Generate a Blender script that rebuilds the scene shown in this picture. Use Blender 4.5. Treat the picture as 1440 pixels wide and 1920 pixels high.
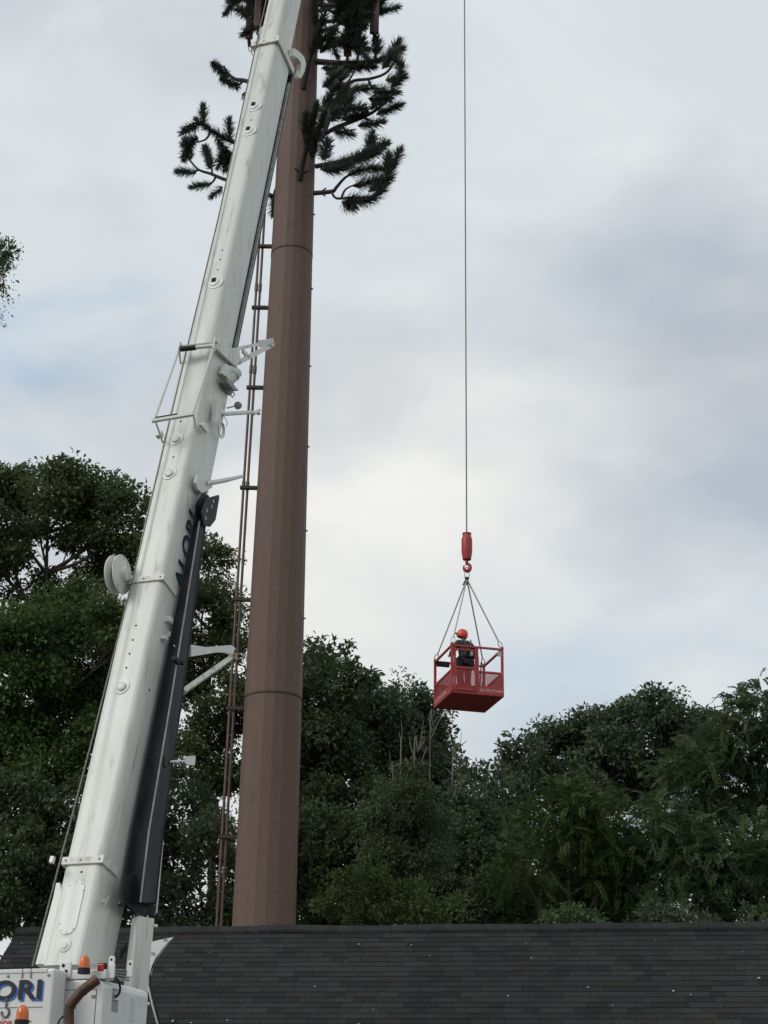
import bpy, bmesh, math, random
import numpy as np
from mathutils import Vector, Matrix, noise

random.seed(7)
RNG = np.random.default_rng(11)
for o in list(bpy.data.objects):
    bpy.data.objects.remove(o)
SC = bpy.context.scene
COL = SC.collection

# ------------------------------------------------------------------ camera
EYE = Vector((0, 0, 1.6))
FPX = 3106.0                       # focal length in pixels of a 1440 x 1920 picture
TH, RHO = math.radians(22.3), math.radians(0.94)
_r0 = Vector((1, 0, 0)); _u0 = Vector((0, -math.sin(TH), math.cos(TH)))
FW = Vector((0, math.cos(TH), math.sin(TH)))
RT = math.cos(RHO) * _r0 + math.sin(RHO) * _u0
UP = math.cos(RHO) * _u0 - math.sin(RHO) * _r0
cd = bpy.data.cameras.new('camera'); cam = bpy.data.objects.new('camera', cd); COL.objects.link(cam)
cd.sensor_fit = 'VERTICAL'; cd.sensor_height = 36.0; cd.lens = 36.0 * FPX / 1920.0
cd.clip_start = 0.1; cd.clip_end = 5000
M = Matrix((RT, UP, -FW)).transposed().to_4x4(); M.translation = EYE
cam.matrix_world = M
SC.camera = cam
SC.render.resolution_x = 768; SC.render.resolution_y = 1024

# ------------------------------------------------------------------ world, sun, exposure
SUN_EL, SUN_AZ = math.radians(38), math.radians(238)     # azimuth clockwise from +Y
SUN_STRENGTH, SUN_ANGLE = 1.3, math.radians(25)
w = bpy.data.worlds.new('World'); SC.world = w; w.use_nodes = True
nt = w.node_tree; nt.nodes.clear()
def N(tree, kind, **kw):
    n = tree.nodes.new(kind)
    for k, v in kw.items():
        setattr(n, k, v)
    return n
def L(tree, a, b):
    tree.links.new(a, b)
out = N(nt, 'ShaderNodeOutputWorld')
sky = N(nt, 'ShaderNodeTexSky', sky_type='NISHITA', sun_disc=False)
sky.sun_elevation = SUN_EL; sky.sun_rotation = SUN_AZ
sky.air_density = 1.0; sky.dust_density = 0.7
bg_sky = N(nt, 'ShaderNodeBackground'); bg_sky.inputs['Strength'].default_value = 0.10
L(nt, sky.outputs[0], bg_sky.inputs['Color'])
tc = N(nt, 'ShaderNodeTexCoord')
sep = N(nt, 'ShaderNodeSeparateXYZ'); L(nt, tc.outputs['Generated'], sep.inputs[0])
zz = N(nt, 'ShaderNodeMath', operation='ADD'); L(nt, sep.outputs['Z'], zz.inputs[0]); zz.inputs[1].default_value = 0.55
zm = N(nt, 'ShaderNodeMath', operation='MAXIMUM'); L(nt, zz.outputs[0], zm.inputs[0]); zm.inputs[1].default_value = 0.08
dv = N(nt, 'ShaderNodeVectorMath', operation='DIVIDE'); L(nt, tc.outputs['Generated'], dv.inputs[0])
cz = N(nt, 'ShaderNodeCombineXYZ')
for i in range(3):
    L(nt, zm.outputs[0], cz.inputs[i])
L(nt, cz.outputs[0], dv.inputs[1])
mp = N(nt, 'ShaderNodeMapping'); L(nt, dv.outputs[0], mp.inputs['Vector'])
mp.inputs['Location'].default_value = (0.4, 1.82, 0.0); mp.inputs['Scale'].default_value = (-1.0, 1.25, 0.0)
mp.inputs['Rotation'].default_value = (0, 0, math.radians(14))
n1 = N(nt, 'ShaderNodeTexNoise'); L(nt, mp.outputs[0], n1.inputs['Vector'])
n1.inputs['Scale'].default_value = 2.6; n1.inputs['Detail'].default_value = 5; n1.inputs['Roughness'].default_value = 0.42
n1.inputs['Distortion'].default_value = 0.25
n2 = N(nt, 'ShaderNodeTexNoise'); L(nt, mp.outputs[0], n2.inputs['Vector'])
n2.inputs['Scale'].default_value = 3.0; n2.inputs['Detail'].default_value = 6; n2.inputs['Roughness'].default_value = 0.5
n3 = N(nt, 'ShaderNodeTexNoise'); L(nt, mp.outputs[0], n3.inputs['Vector'])
n3.inputs['Scale'].default_value = 7.5; n3.inputs['Detail'].default_value = 8; n3.inputs['Roughness'].default_value = 0.55; n3.inputs['Distortion'].default_value = 0.6
nb_ = N(nt, 'ShaderNodeMath', operation='MULTIPLY_ADD'); L(nt, n3.outputs['Fac'], nb_.inputs[0]); nb_.inputs[1].default_value = 0.32; nb_.inputs[2].default_value = -0.16
ns_ = N(nt, 'ShaderNodeMath', operation='ADD'); L(nt, n1.outputs['Fac'], ns_.inputs[0]); L(nt, nb_.outputs[0], ns_.inputs[1])
rmp = N(nt, 'ShaderNodeValToRGB'); L(nt, ns_.outputs[0], rmp.inputs[0])
cr = rmp.color_ramp; cr.interpolation = 'EASE'
cr.elements[0].position = 0.27; cr.elements[0].color = (0.37, 0.53, 0.71, 1)
cr.elements[1].position = 0.74; cr.elements[1].color = (0.90, 0.90, 0.87, 1)
e = cr.elements.new(0.48); e.color = (0.68, 0.73, 0.77, 1)
low = N(nt, 'ShaderNodeMapRange'); L(nt, sep.outputs['Z'], low.inputs[0]); low.interpolation_type = 'SMOOTHSTEP'
low.inputs[1].default_value = 0.56; low.inputs[2].default_value = 0.05; low.inputs[3].default_value = 0.0; low.inputs[4].default_value = 0.85
mixl = N(nt, 'ShaderNodeMix', data_type='RGBA'); L(nt, low.outputs[0], mixl.inputs[0]); L(nt, rmp.outputs[0], mixl.inputs[6]); mixl.inputs[7].default_value = (0.84, 0.84, 0.80, 1)
bg_c = N(nt, 'ShaderNodeBackground'); bg_c.inputs['Strength'].default_value = 1.0
L(nt, mixl.outputs[2], bg_c.inputs['Color'])
thin = N(nt, 'ShaderNodeMapRange'); L(nt, n2.outputs['Fac'], thin.inputs[0])
thin.inputs[1].default_value = 0.30; thin.inputs[2].default_value = 0.55
thin.inputs[3].default_value = 0.55; thin.inputs[4].default_value = 1.0
mx = N(nt, 'ShaderNodeMixShader'); L(nt, thin.outputs[0], mx.inputs[0])
L(nt, bg_sky.outputs[0], mx.inputs[1]); L(nt, bg_c.outputs[0], mx.inputs[2])
L(nt, mx.outputs[0], out.inputs['Surface'])

sd = bpy.data.lights.new('sun', 'SUN'); sun = bpy.data.objects.new('sun', sd); COL.objects.link(sun)
sd.energy = SUN_STRENGTH; sd.angle = SUN_ANGLE; sd.color = (1.0, 0.965, 0.91)
sdir = Vector((math.sin(SUN_AZ) * math.cos(SUN_EL), math.cos(SUN_AZ) * math.cos(SUN_EL), math.sin(SUN_EL)))
sun.rotation_euler = sdir.to_track_quat('Z', 'Y').to_euler(); sun.location = sdir * 120
vs = SC.view_settings
vs.view_transform = 'Standard'; vs.look = 'None'; vs.gamma = 1.0; vs.exposure = 0.0; vs.use_curve_mapping = False

# ------------------------------------------------------------------ helpers
def at(x, y, D):
    """world point seen at photo pixel (x, y), D metres ahead of the camera"""
    d = FW + RT * ((x - 720) / FPX) + UP * ((960 - y) / FPX)
    return EYE + d * (D / d.y)
def ray(x, y):
    return FW + RT * ((x - 720) / FPX) + UP * ((960 - y) / FPX)
def mpp(x, y, D):
    """metres per photo pixel at that point"""
    return (at(x, y, D) - EYE).dot(FW) / FPX

MATS = {}
def mat(name, col, rough=0.6, col2=None, scale=4.0, detail=4, lo=0.4, hi=0.65, metal=0.0, bump=0.0, bscale=40,
        stretch=(1, 1, 1), spec=0.5, island=0.0, col3=None, scale3=1.0, lo3=0.55, hi3=0.7, trans=0.0, sheen=0.0, coords='Object'):
    m = bpy.data.materials.new(name); m.use_nodes = True
    t = m.node_tree; b = t.nodes['Principled BSDF']
    b.inputs['Base Color'].default_value = (*col, 1); b.inputs['Roughness'].default_value = rough
    b.inputs['Metallic'].default_value = metal; b.inputs['Specular IOR Level'].default_value = spec
    tc = N(t, 'ShaderNodeTexCoord'); mp = N(t, 'ShaderNodeMapping'); L(t, tc.outputs[coords], mp.inputs[0])
    mp.inputs['Scale'].default_value = stretch
    last = None
    if col2:
        nz = N(t, 'ShaderNodeTexNoise'); L(t, mp.outputs[0], nz.inputs['Vector'])
        nz.inputs['Scale'].default_value = scale; nz.inputs['Detail'].default_value = detail
        r = N(t, 'ShaderNodeMapRange'); L(t, nz.outputs['Fac'], r.inputs[0])
        r.inputs[1].default_value = lo; r.inputs[2].default_value = hi
        x = N(t, 'ShaderNodeMix', data_type='RGBA'); L(t, r.outputs[0], x.inputs[0])
        x.inputs[6].default_value = (*col, 1); x.inputs[7].default_value = (*col2, 1)
        last = x.outputs[2]
    if col3:
        nz = N(t, 'ShaderNodeTexNoise'); L(t, mp.outputs[0], nz.inputs['Vector'])
        nz.inputs['Scale'].default_value = scale3; nz.inputs['Detail'].default_value = 6
        r = N(t, 'ShaderNodeMapRange'); L(t, nz.outputs['Fac'], r.inputs[0])
        r.inputs[1].default_value = lo3; r.inputs[2].default_value = hi3
        x = N(t, 'ShaderNodeMix', data_type='RGBA'); L(t, r.outputs[0], x.inputs[0])
        if last: L(t, last, x.inputs[6])
        else: x.inputs[6].default_value = (*col, 1)
        x.inputs[7].default_value = (*col3, 1); last = x.outputs[2]
    if island:
        g = N(t, 'ShaderNodeNewGeometry'); r = N(t, 'ShaderNodeMapRange'); L(t, g.outputs['Random Per Island'], r.inputs[0])
        r.inputs[3].default_value = 1 - island; r.inputs[4].default_value = 1 + island
        hs = N(t, 'ShaderNodeHueSaturation'); L(t, r.outputs[0], hs.inputs['Value'])
        if last: L(t, last, hs.inputs['Color'])
        else: hs.inputs['Color'].default_value = (*col, 1)
        last = hs.outputs[0]
    if last: L(t, last, b.inputs['Base Color'])
    if bump:
        nb = N(t, 'ShaderNodeTexNoise'); L(t, tc.outputs[coords], nb.inputs['Vector'])
        nb.inputs['Scale'].default_value = bscale; nb.inputs['Detail'].default_value = 5
        bp = N(t, 'ShaderNodeBump'); L(t, nb.outputs['Fac'], bp.inputs['Height']); bp.inputs['Strength'].default_value = bump
        bp.inputs['Distance'].default_value = 0.02
        L(t, bp.outputs[0], b.inputs['Normal'])
    if trans:
        tr = N(t, 'ShaderNodeBsdfTranslucent'); ms = N(t, 'ShaderNodeMixShader'); ms.inputs[0].default_value = trans
        if last: L(t, last, tr.inputs['Color'])
        else: tr.inputs['Color'].default_value = (*col, 1)
        L(t, b.outputs[0], ms.inputs[1]); L(t, tr.outputs[0], ms.inputs[2])
        L(t, ms.outputs[0], t.nodes['Material Output'].inputs['Surface'])
    MATS[name] = m
    return m

WHITE = mat('white_crane_paint', (0.68, 0.69, 0.645), 0.38, (0.60, 0.60, 0.555), 1.3, 6, 0.45, 0.75, col3=(0.33, 0.31, 0.26), scale3=2.2, lo3=0.60, hi3=0.80, stretch=(3.2, 3.2, .45), bump=0.05, bscale=9)
WHITE2 = mat('white_panel_paint', (0.70, 0.71, 0.69), 0.35, (0.62, 0.62, 0.58), 2.2, 5, 0.5, 0.8, bump=0.03, bscale=6)
DIRTYW = mat('scuffed_white_paint', (0.70, 0.69, 0.63), 0.5, (0.33, 0.29, 0.20), 9, 6, 0.53, 0.72)
GREYM = mat('grey_steel', (0.30, 0.31, 0.31), 0.5, (0.2, 0.2, 0.2), 8)
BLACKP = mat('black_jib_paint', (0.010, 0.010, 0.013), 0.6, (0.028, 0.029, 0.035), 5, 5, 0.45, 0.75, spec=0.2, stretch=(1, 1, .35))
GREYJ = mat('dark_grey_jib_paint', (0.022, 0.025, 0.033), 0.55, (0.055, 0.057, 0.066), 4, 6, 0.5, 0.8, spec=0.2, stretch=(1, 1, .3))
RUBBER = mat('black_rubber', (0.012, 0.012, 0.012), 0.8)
HOLE = mat('dark_opening', (0.008, 0.008, 0.008), 0.9)
ROPE = mat('wire_rope', (0.10, 0.095, 0.09), 0.55, (0.2, 0.19, 0.17), 30)
GALV = mat('galvanised_steel', (0.42, 0.43, 0.42), 0.42, (0.3, 0.3, 0.3), 20, metal=0.5)
POLE = mat('brown_pole_paint', (0.118, 0.072, 0.055), 0.7, (0.146, 0.094, 0.073), 22, 6, 0.35, 0.7, col3=(0.085, 0.045, 0.034), scale3=0.9, lo3=0.62, hi3=0.78, bump=0.10, bscale=18, stretch=(1, 1, .5))
CONDUIT = mat('brown_conduit', (0.12, 0.07, 0.05), 0.5, (0.07, 0.045, 0.035), 10)
BRACK = mat('rusty_bracket', (0.05, 0.035, 0.03), 0.7)
BRBARK = mat('dark_branch_bark', (0.028, 0.025, 0.024), 0.8, (0.055, 0.045, 0.04), 20, bump=.3)
NEEDLE = mat('pine_needle', (0.064, 0.082, 0.066), 0.6, (0.088, 0.104, 0.078), 1.5, island=0.3, trans=0.2)
ANT = mat('antenna_brown', (0.10, 0.05, 0.045), 0.5, (0.06, 0.035, 0.03), 6)
RED = mat('worn_red_paint', (0.42, 0.036, 0.038), 0.45, (0.30, 0.030, 0.030), 7, 6, 0.4, 0.7, col3=(0.40, 0.20, 0.17), scale3=9, lo3=0.66, hi3=0.8)
REDD = mat('deep_red_paint', (0.34, 0.034, 0.038), 0.6, (0.22, 0.026, 0.028), 6, 6, 0.4, 0.7)
SLING = mat('pale_sling_cable', (0.50, 0.50, 0.45), 0.5)
HATM = mat('orange_red_hard_hat', (0.72, 0.075, 0.035), 0.3)
NAVY = mat('navy_jacket', (0.018, 0.023, 0.034), 0.85, (0.035, 0.04, 0.05), 14, bump=.3, bscale=20)
TROUS = mat('dark_trousers', (0.02, 0.021, 0.026), 0.85, (0.035, 0.035, 0.04), 10)
HARN = mat('harness_webbing', (0.10, 0.10, 0.11), 0.8)
SKIN = mat('skin', (0.30, 0.17, 0.12), 0.55)
HAIR = mat('dark_hair', (0.012, 0.009, 0.007), 0.7)
AMBER = mat('amber_lens', (0.72, 0.16, 0.015), 0.2, (0.5, 0.09, 0.01), 18, spec=0.7)
REDL = mat('red_lens', (0.42, 0.01, 0.015), 0.2, (0.25, 0.005, 0.01), 30)
EXH = mat('rusty_exhaust', (0.07, 0.045, 0.032), 0.55, (0.16, 0.075, 0.035), 6, metal=0.5, col3=(0.035, 0.028, 0.024), scale3=3, lo3=.5, hi3=.65)
INK = mat('black_lettering', (0.010, 0.010, 0.013), 0.5)
BLUE = mat('blue_lettering', (0.02, 0.12, 0.48), 0.45)
CYAN = mat('light_blue_lettering', (0.10, 0.35, 0.60), 0.45)
REDT = mat('red_lettering', (0.50, 0.03, 0.05), 0.5)
GREYT = mat('grey_print', (0.12, 0.12, 0.13), 0.5)
STENC = mat('faded_white_stencil', (0.68, 0.60, 0.57), 0.7, (0.45, 0.25, 0.23), 30, 4, .4, .6)
SHING = [mat('shingle_%s' % k, c, 0.95, c2, 26, 5, bump=0.5, bscale=90, spec=0.25) for k, c, c2 in (
    ('charcoal', (0.0224, 0.0231, 0.0231), (0.0308, 0.0308, 0.0294)), ('black', (0.0161, 0.0168, 0.0175), (0.0224, 0.0224, 0.0217)),
    ('grey', (0.0294, 0.0301, 0.0294), (0.0378, 0.0371, 0.0350)), ('slate', (0.0252, 0.0266, 0.0280), (0.0336, 0.0343, 0.0343)),
    ('brownish', (0.0252, 0.0231, 0.0210), (0.0322, 0.0294, 0.0259)))]
CLAP = mat('clapboard', (0.45, 0.43, 0.38), 0.7)
GRASS = mat('grass_ground', (0.045, 0.062, 0.022), 0.95, (0.07, 0.065, 0.035), 0.6, 6)
BARK = mat('tree_bark', (0.085, 0.07, 0.055), 0.9, (0.045, 0.037, 0.03), 6, bump=.5, bscale=12)
PALEB = mat('pale_dead_wood', (0.19, 0.175, 0.155), 0.85, (0.16, 0.14, 0.12), 8)
def leafm(name, a, b, spec=0.25):
    return mat(name, a, 0.55, b, 0.45, 3, 0.35, 0.65, island=0.18, trans=0.34, spec=spec)
LF = dict(
    oak=leafm('oak_leaf', (0.088, 0.120, 0.050), (0.115, 0.148, 0.060)),
    dark=leafm('dark_leaf', (0.074, 0.106, 0.052), (0.095, 0.128, 0.058)),
    mid=leafm('mid_green_leaf', (0.072, 0.118, 0.038), (0.096, 0.146, 0.046)),
    cool=leafm('cool_green_leaf', (0.082, 0.114, 0.066), (0.108, 0.142, 0.078)),
    yellow=leafm('yellow_green_leaf', (0.080, 0.114, 0.036), (0.100, 0.134, 0.044)),
    fern=leafm('feathery_leaf', (0.078, 0.122, 0.056), (0.102, 0.150, 0.066)))
LITTER = mat('pale_litter', (0.5, 0.47, 0.4), 0.8)

def frame(z, hint=Vector((0, 0, 1))):
    z = Vector(z).normalized()
    if abs(z.dot(hint)) > 0.97: hint = Vector((1, 0, 0))
    x = hint.cross(z).normalized(); y = z.cross(x)
    return x, y, z

class MB:
    """collects shapes in world coordinates; build() links them as one mesh object"""
    def __init__(s): s.v = []; s.f = []; s.mi = []; s.cur = 0
    def add(s, vs, fs):
        o = len(s.v); s.v += [Vector(p) for p in vs]; s.f += [tuple(i + o for i in f) for f in fs]; s.mi += [s.cur] * len(fs)
        return s
    def hexa(s, c8):
        return s.add(c8, [(0, 3, 2, 1), (4, 5, 6, 7), (0, 1, 5, 4), (1, 2, 6, 5), (2, 3, 7, 6), (3, 0, 4, 7)])
    def box(s, c, ax, ay, az, sx, sy, sz):
        c = Vector(c); ax, ay, az = ax * sx / 2, ay * sy / 2, az * sz / 2
        return s.hexa([c - ax - ay - az, c + ax - ay - az, c + ax + ay - az, c - ax + ay - az,
                       c - ax - ay + az, c + ax - ay + az, c + ax + ay + az, c - ax + ay + az])
    def tube(s, pts, r, n=8, cap=True):
        pts = [Vector(p) for p in pts]
        rs = r if isinstance(r, (list, tuple)) else [r] * len(pts)
        rings = []; px = None
        for i, p in enumerate(pts):
            a = pts[max(i - 1, 0)]; b = pts[min(i + 1, len(pts) - 1)]
            z = (b - a)
            if z.length < 1e-9: z = Vector((0, 0, 1))
            z.normalize()
            if px is None: x, y, _ = frame(z)
            else:
                x = (px - z * px.dot(z)).normalized(); y = z.cross(x)
            px = x
            rings.append([p + (x * math.cos(k * 2 * math.pi / n) + y * math.sin(k * 2 * math.pi / n)) * rs[i] for k in range(n)])
        vs = [q for r_ in rings for q in r_]; fs = []
        for i in range(len(pts) - 1):
            for k in range(n):
                fs.append((i * n + k, i * n + (k + 1) % n, (i + 1) * n + (k + 1) % n, (i + 1) * n + k))
        if cap:
            fs.append(tuple(reversed(range(n)))); fs.append(tuple(range((len(pts) - 1) * n, len(pts) * n)))
        return s.add(vs, fs)
    def lathe(s, c, axis, prof, n=20, hint=Vector((0, 0, 1)), sx=1.0, sy=1.0, rot=0.0):
        """prof: (radius, height along axis)"""
        x, y, z = frame(axis, hint); c = Vector(c); vs = []; fs = []
        for r, h in prof:
            for k in range(n):
                a = k * 2 * math.pi / n + rot
                vs.append(c + z * h + x * (r * sx * math.cos(a)) + y * (r * sy * math.sin(a)))
        m = len(prof)
        for i in range(m - 1):
            for k in range(n):
                fs.append((i * n + k, i * n + (k + 1) % n, (i + 1) * n + (k + 1) % n, (i + 1) * n + k))
        fs.append(tuple(reversed(range(n)))); fs.append(tuple(range((m - 1) * n, m * n)))
        return s.add(vs, fs)
    def prism(s, loop, off):
        """polygon loop (world points) extruded by off"""
        n = len(loop); off = Vector(off)
        vs = [Vector(p) for p in loop] + [Vector(p) + off for p in loop]
        fs = [tuple(reversed(range(n))), tuple(range(n, 2 * n))] + [(k, (k + 1) % n, n + (k + 1) % n, n + k) for k in range(n)]
        return s.add(vs, fs)
    def build(s, name, m, parent=None, smooth=False, bevel=0, root=None):
        org = Vector((0, 0, 0))
        q = parent
        while q is not None:
            org = org + q.location; q = q.parent
        me = bpy.data.meshes.new(name)
        me.from_pydata([p - org for p in s.v], [], s.f)
        ms = m if isinstance(m, (list, tuple)) else [m]
        for k in ms: me.materials.append(k)
        if len(ms) > 1: me.polygons.foreach_set('material_index', s.mi)
        bm = bmesh.new(); bm.from_mesh(me); bmesh.ops.recalc_face_normals(bm, faces=bm.faces); bm.to_mesh(me); bm.free()
        if smooth:
            me.polygons.foreach_set('use_smooth', [True] * len(me.polygons))
            me.set_sharp_from_angle(angle=math.radians(38))
        o = bpy.data.objects.new(name, me); COL.objects.link(o)
        if parent is not None: o.parent = parent
        if bevel:
            b = o.modifiers.new('bevel', 'BEVEL'); b.width = bevel; b.segments = 2; b.limit_method = 'ANGLE'; b.harden_normals = False
        return o

def tag(o, label, cat, group=None, kind=None):
    if label: o['label'] = label
    if cat: o['category'] = cat
    if group: o['group'] = group
    if kind: o['kind'] = kind
    return o
def thing(name, loc, label, cat, group=None):
    o = bpy.data.objects.new(name, None); COL.objects.link(o); o.location = loc; o.empty_display_size = 0.3
    return tag(o, label, cat, group)

def text_mesh(body, size, ext=0.004, shear=0.0, offset=0.0, align='LEFT', space=1.0):
    c = bpy.data.curves.new('lettering', 'FONT'); c.body = body; c.size = size; c.extrude = ext; c.shear = shear
    c.offset = offset; c.align_x = align; c.space_character = space; c.resolution_u = 4
    o = bpy.data.objects.new('lettering_source', c); COL.objects.link(o)
    dg = bpy.context.evaluated_depsgraph_get()
    me = bpy.data.meshes.new_from_object(o.evaluated_get(dg))
    bpy.data.objects.remove(o); bpy.data.curves.remove(c)
    return me
def lettering(name, body, size, pos, ax, ay, m, parent, wide=1.0, **kw):
    me = text_mesh(body, size, **kw); me.name = name
    az = ax.cross(ay).normalized()
    T = Matrix((ax * wide, ay, az)).transposed().to_4x4()
    org = Vector((0, 0, 0)); q = parent
    while q is not None: org = org + q.location; q = q.parent
    T.translation = Vector(pos) - org
    me.transform(T); me.materials.clear(); me.materials.append(m)
    o = bpy.data.objects.new(name, me); COL.objects.link(o); o.parent = parent
    return o

Z = Vector((0, 0, 1)); X = Vector((1, 0, 0)); Y = Vector((0, 1, 0))

# ------------------------------------------------------------------ ground
g = MB(); s = 1500
g.add([(-s, -s, 0), (s, -s, 0), (s, s, 0), (-s, s, 0)], [(0, 1, 2, 3)])
tag(g.build('ground', GRASS), None, None, kind='structure')
yard = MB(); yard.add([(-16, 4, .004), (9, 4, .004), (9, 26, .004), (-16, 26, .004)], [(0, 1, 2, 3)])
tag(yard.build('driveway', mat('asphalt', (0.05, 0.05, 0.052), 0.9, (0.035, 0.035, 0.036), 3, bump=.3)), None, None, kind='structure')

bounce = MB(); bounce.add([(-9, 32, .004), (14, 32, .004), (14, 44, .004), (-9, 44, .004)], [(0, 1, 2, 3)])  # unseen pale gravel sheet, added to bounce light up onto the basket's underside
tag(bounce.build('bounce_ground', mat('pale_bounce_ground', (0.26, 0.24, 0.21), 0.95, (0.19, 0.175, 0.155), 9, 6, bump=.5, bscale=30)), None, None, kind='structure')

# ------------------------------------------------------------------ house with the shingle roof
RL, RR = at(33, 1748, 31.15), at(1440, 1734.5, 29.0)
RR.z = RL.z = (RL.z + RR.z) / 2
re = (RR - RL).normalized()                         # along the ridge
rn_h = Vector((re.y, -re.x, 0)).normalized()        # horizontal, towards the camera
if rn_h.y > 0: rn_h = -rn_h
PITCH = math.radians(40)
rs = rn_h * math.cos(PITCH) - Z * math.sin(PITCH)   # down the slope
rn = re.cross(rs).normalized()
if rn.z < 0: rn = -rn
RLEN = 20.0; SLOPE = 5.2; EXPO = 0.15
house = thing('house', (RL.x, RL.y, 0), 'house with a long dark shingled gable roof below the trees', 'house')
wl = MB()
zr = RL.z
def hp(a, b, z): return RL + re * a + rn_h * b + Z * (z - zr)
run = SLOPE * math.cos(PITCH) - 0.35; ez = zr - SLOPE * math.sin(PITCH) + 0.22
for a in (0.25, RLEN - 0.25):
    wl.prism([hp(a, run, 0), hp(a, -run, 0), hp(a, -run, ez), hp(a, 0, zr - 0.15), hp(a, run, ez)], re * (0.15 if a < 1 else -0.15))
for b in (run, -run):
    wl.prism([hp(0.40, b, 0), hp(RLEN - 0.40, b, 0), hp(RLEN - 0.40, b, ez), hp(0.40, b, ez)], rn_h * (-0.15 if b > 0 else 0.15))
wl.build('wall', CLAP, house)
rf = MB()
rs2 = -rn_h * math.cos(PITCH) - Z * math.sin(PITCH)
rn2 = Vector((-rn.x, -rn.y, rn.z)); rn2 = (-rn_h * math.sin(PITCH) + Z * math.cos(PITCH))
rf.box(RL + re * RLEN / 2 + rs * SLOPE / 2 - rn * 0.05, re, rs, rn, RLEN, SLOPE, 0.10)
rf.box(RL + re * RLEN / 2 + rs2 * (SLOPE / 2 + .09) - rn2 * 0.05, re, rs2, rn2, RLEN, SLOPE, 0.10)
roof = rf.build('roof', SHING[0], house)
# shingles: thin tapered tabs, the courses nearest the camera as single pieces
def tab_mesh(wd, k):
    b = MB(); wd -= 0.006
    b.hexa([Vector(p) for p in ((0, -.02, .001), (wd, -.02, .001), (wd, EXPO, .006), (0, EXPO, .006), (0, -.02, .004), (wd, -.02, .004), (wd, EXPO, .014), (0, EXPO, .014))])
    me = bpy.data.meshes.new('shingle'); me.from_pydata(b.v, [], b.f); me.materials.append(SHING[k]); return me
WID = (0.25, 0.34, 0.44, 0.56)
TABS = {(wi, k): tab_mesh(WID[wi], k) for wi in range(4) for k in range(5)}
RM = Matrix((re, rs, rn)).transposed().to_4x4()
rel = RL - Vector((RL.x, RL.y, 0))
far = MB(); n_ind = 0
courses = int(SLOPE / EXPO)
vis = []
for c in range(courses):
    a = 0.0; 
    while a < RLEN:
        wi = random.choices(range(4), (3, 4, 3, 2))[0]; k = random.choices(range(5), (5, 4, 3, 3, 1))[0]
        jit = random.uniform(-.004, .004)
        vis.append((c, a, wi, k, jit)); a += WID[wi]
def on_screen(p):
    q = p - EYE; cc = q.dot(FW); return 720 + FPX * q.dot(RT) / cc, 960 - FPX * q.dot(UP) / cc
ranked = []
for c, a, wi, k, jit in vis:
    p = RL + re * (a + WID[wi] / 2) + rs * (c * EXPO + .07)
    x, y = on_screen(p)
    ok = -10 < x < 1450 and y < 1925
    ranked.append(((0 if ok else 1, (p - EYE).length), c, a, wi, k, jit))
ranked.sort(key=lambda q: q[0])
for i, (_, c, a, wi, k, jit) in enumerate(ranked):
    if a + WID[wi] > RLEN + .3: continue
    loc = RL + re * a + rs * (c * EXPO + jit) + rn * 0.001
    if i < 300:
        o = bpy.data.objects.new('shingle', TABS[(wi, k)]); COL.objects.link(o); o.parent = roof
        mm = RM.copy(); mm.translation = loc - Vector((RL.x, RL.y, 0)); o.matrix_local = mm
    else:
        far.cur = k
        me = TABS[(wi, k)]
        far.add([loc + re * v.co.x + rs * v.co.y + rn * v.co.z for v in me.vertices], [tuple(p.vertices) for p in me.polygons])
o = far.build('roof_shingles', SHING, roof); o['kind'] = 'stuff'
cap = MB()
cw = 0.17
cap.hexa([Vector(p) for p in ((0, -.1, 0), (.24, -.1, 0), (.24, .1, 0), (0, .1, 0), (0, -.1, .02), (.24, -.1, .012), (.24, .1, .012), (0, .1, .02))])
capm = bpy.data.meshes.new('ridge_cap')
def capv(a, h):
    return [Vector((a, 0, h + .055))] + []
vv = []; 
for a, lift in ((0, .014), (.26, .002)):
    vv += [Vector((a, -cw * math.cos(PITCH), -cw * math.sin(PITCH) + .05 + lift)), Vector((a, -.03, .045 + lift)), Vector((a, .03, .045 + lift)), Vector((a, cw * math.cos(PITCH), -cw * math.sin(PITCH) + .05 + lift))]
ff = [(i, i + 1, i + 5, i + 4) for i in range(3)]
base = [Vector((p.x, p.y, p.z - .045)) for p in vv]
capm.from_pydata(vv + base, [], ff + [(8 + i, 12 + i, 13 + i, 9 + i) for i in range(3)] + [(0, 4, 12, 8), (3, 11, 15, 7), (0, 8, 9, 1), (1, 9, 10, 2), (2, 10, 11, 3)])
for k in SHING: 
    pass
capms = []
for k in (0, 2, 3):
    m2 = capm.copy(); m2.materials.append(SHING[k]); capms.append(m2)
CM = Matrix((re, rn_h * -1, Z)).transposed().to_4x4()
a = 0.0; i = 0
while a < RLEN - .2:
    o = bpy.data.objects.new('ridge_cap', random.choice(capms)); COL.objects.link(o); o.parent = roof
    mm = CM.copy(); mm.translation = RL + re * a + Z * (0.012 + 0.035 * noise.noise(Vector((a * .7, 0, 0)))) - Vector((RL.x, RL.y, 0)); o.matrix_local = mm
    a += 0.24
lt = MB()
for i in range(42):
    a = random.uniform(0, 14.5); b = random.uniform(.2, 3.4); r = random.uniform(.007, .014) * (1.6 if random.random() < .15 else 1)
    p = RL + re * a + rs * b + rn * .03
    t = random.uniform(0, 3.1); ex = re * math.cos(t) + rs * math.sin(t); ey = rn.cross(ex)
    lt.add([p - ex * r * 1.6, p - ey * r + rn * .006, p + ex * r * 1.6, p + ey * r + rn * .008], [(0, 1, 2, 3)])
tag(lt.build('leaf_litter', LITTER), 'pale leaf litter scattered over the dark shingle roof', 'litter', kind='stuff')

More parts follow.
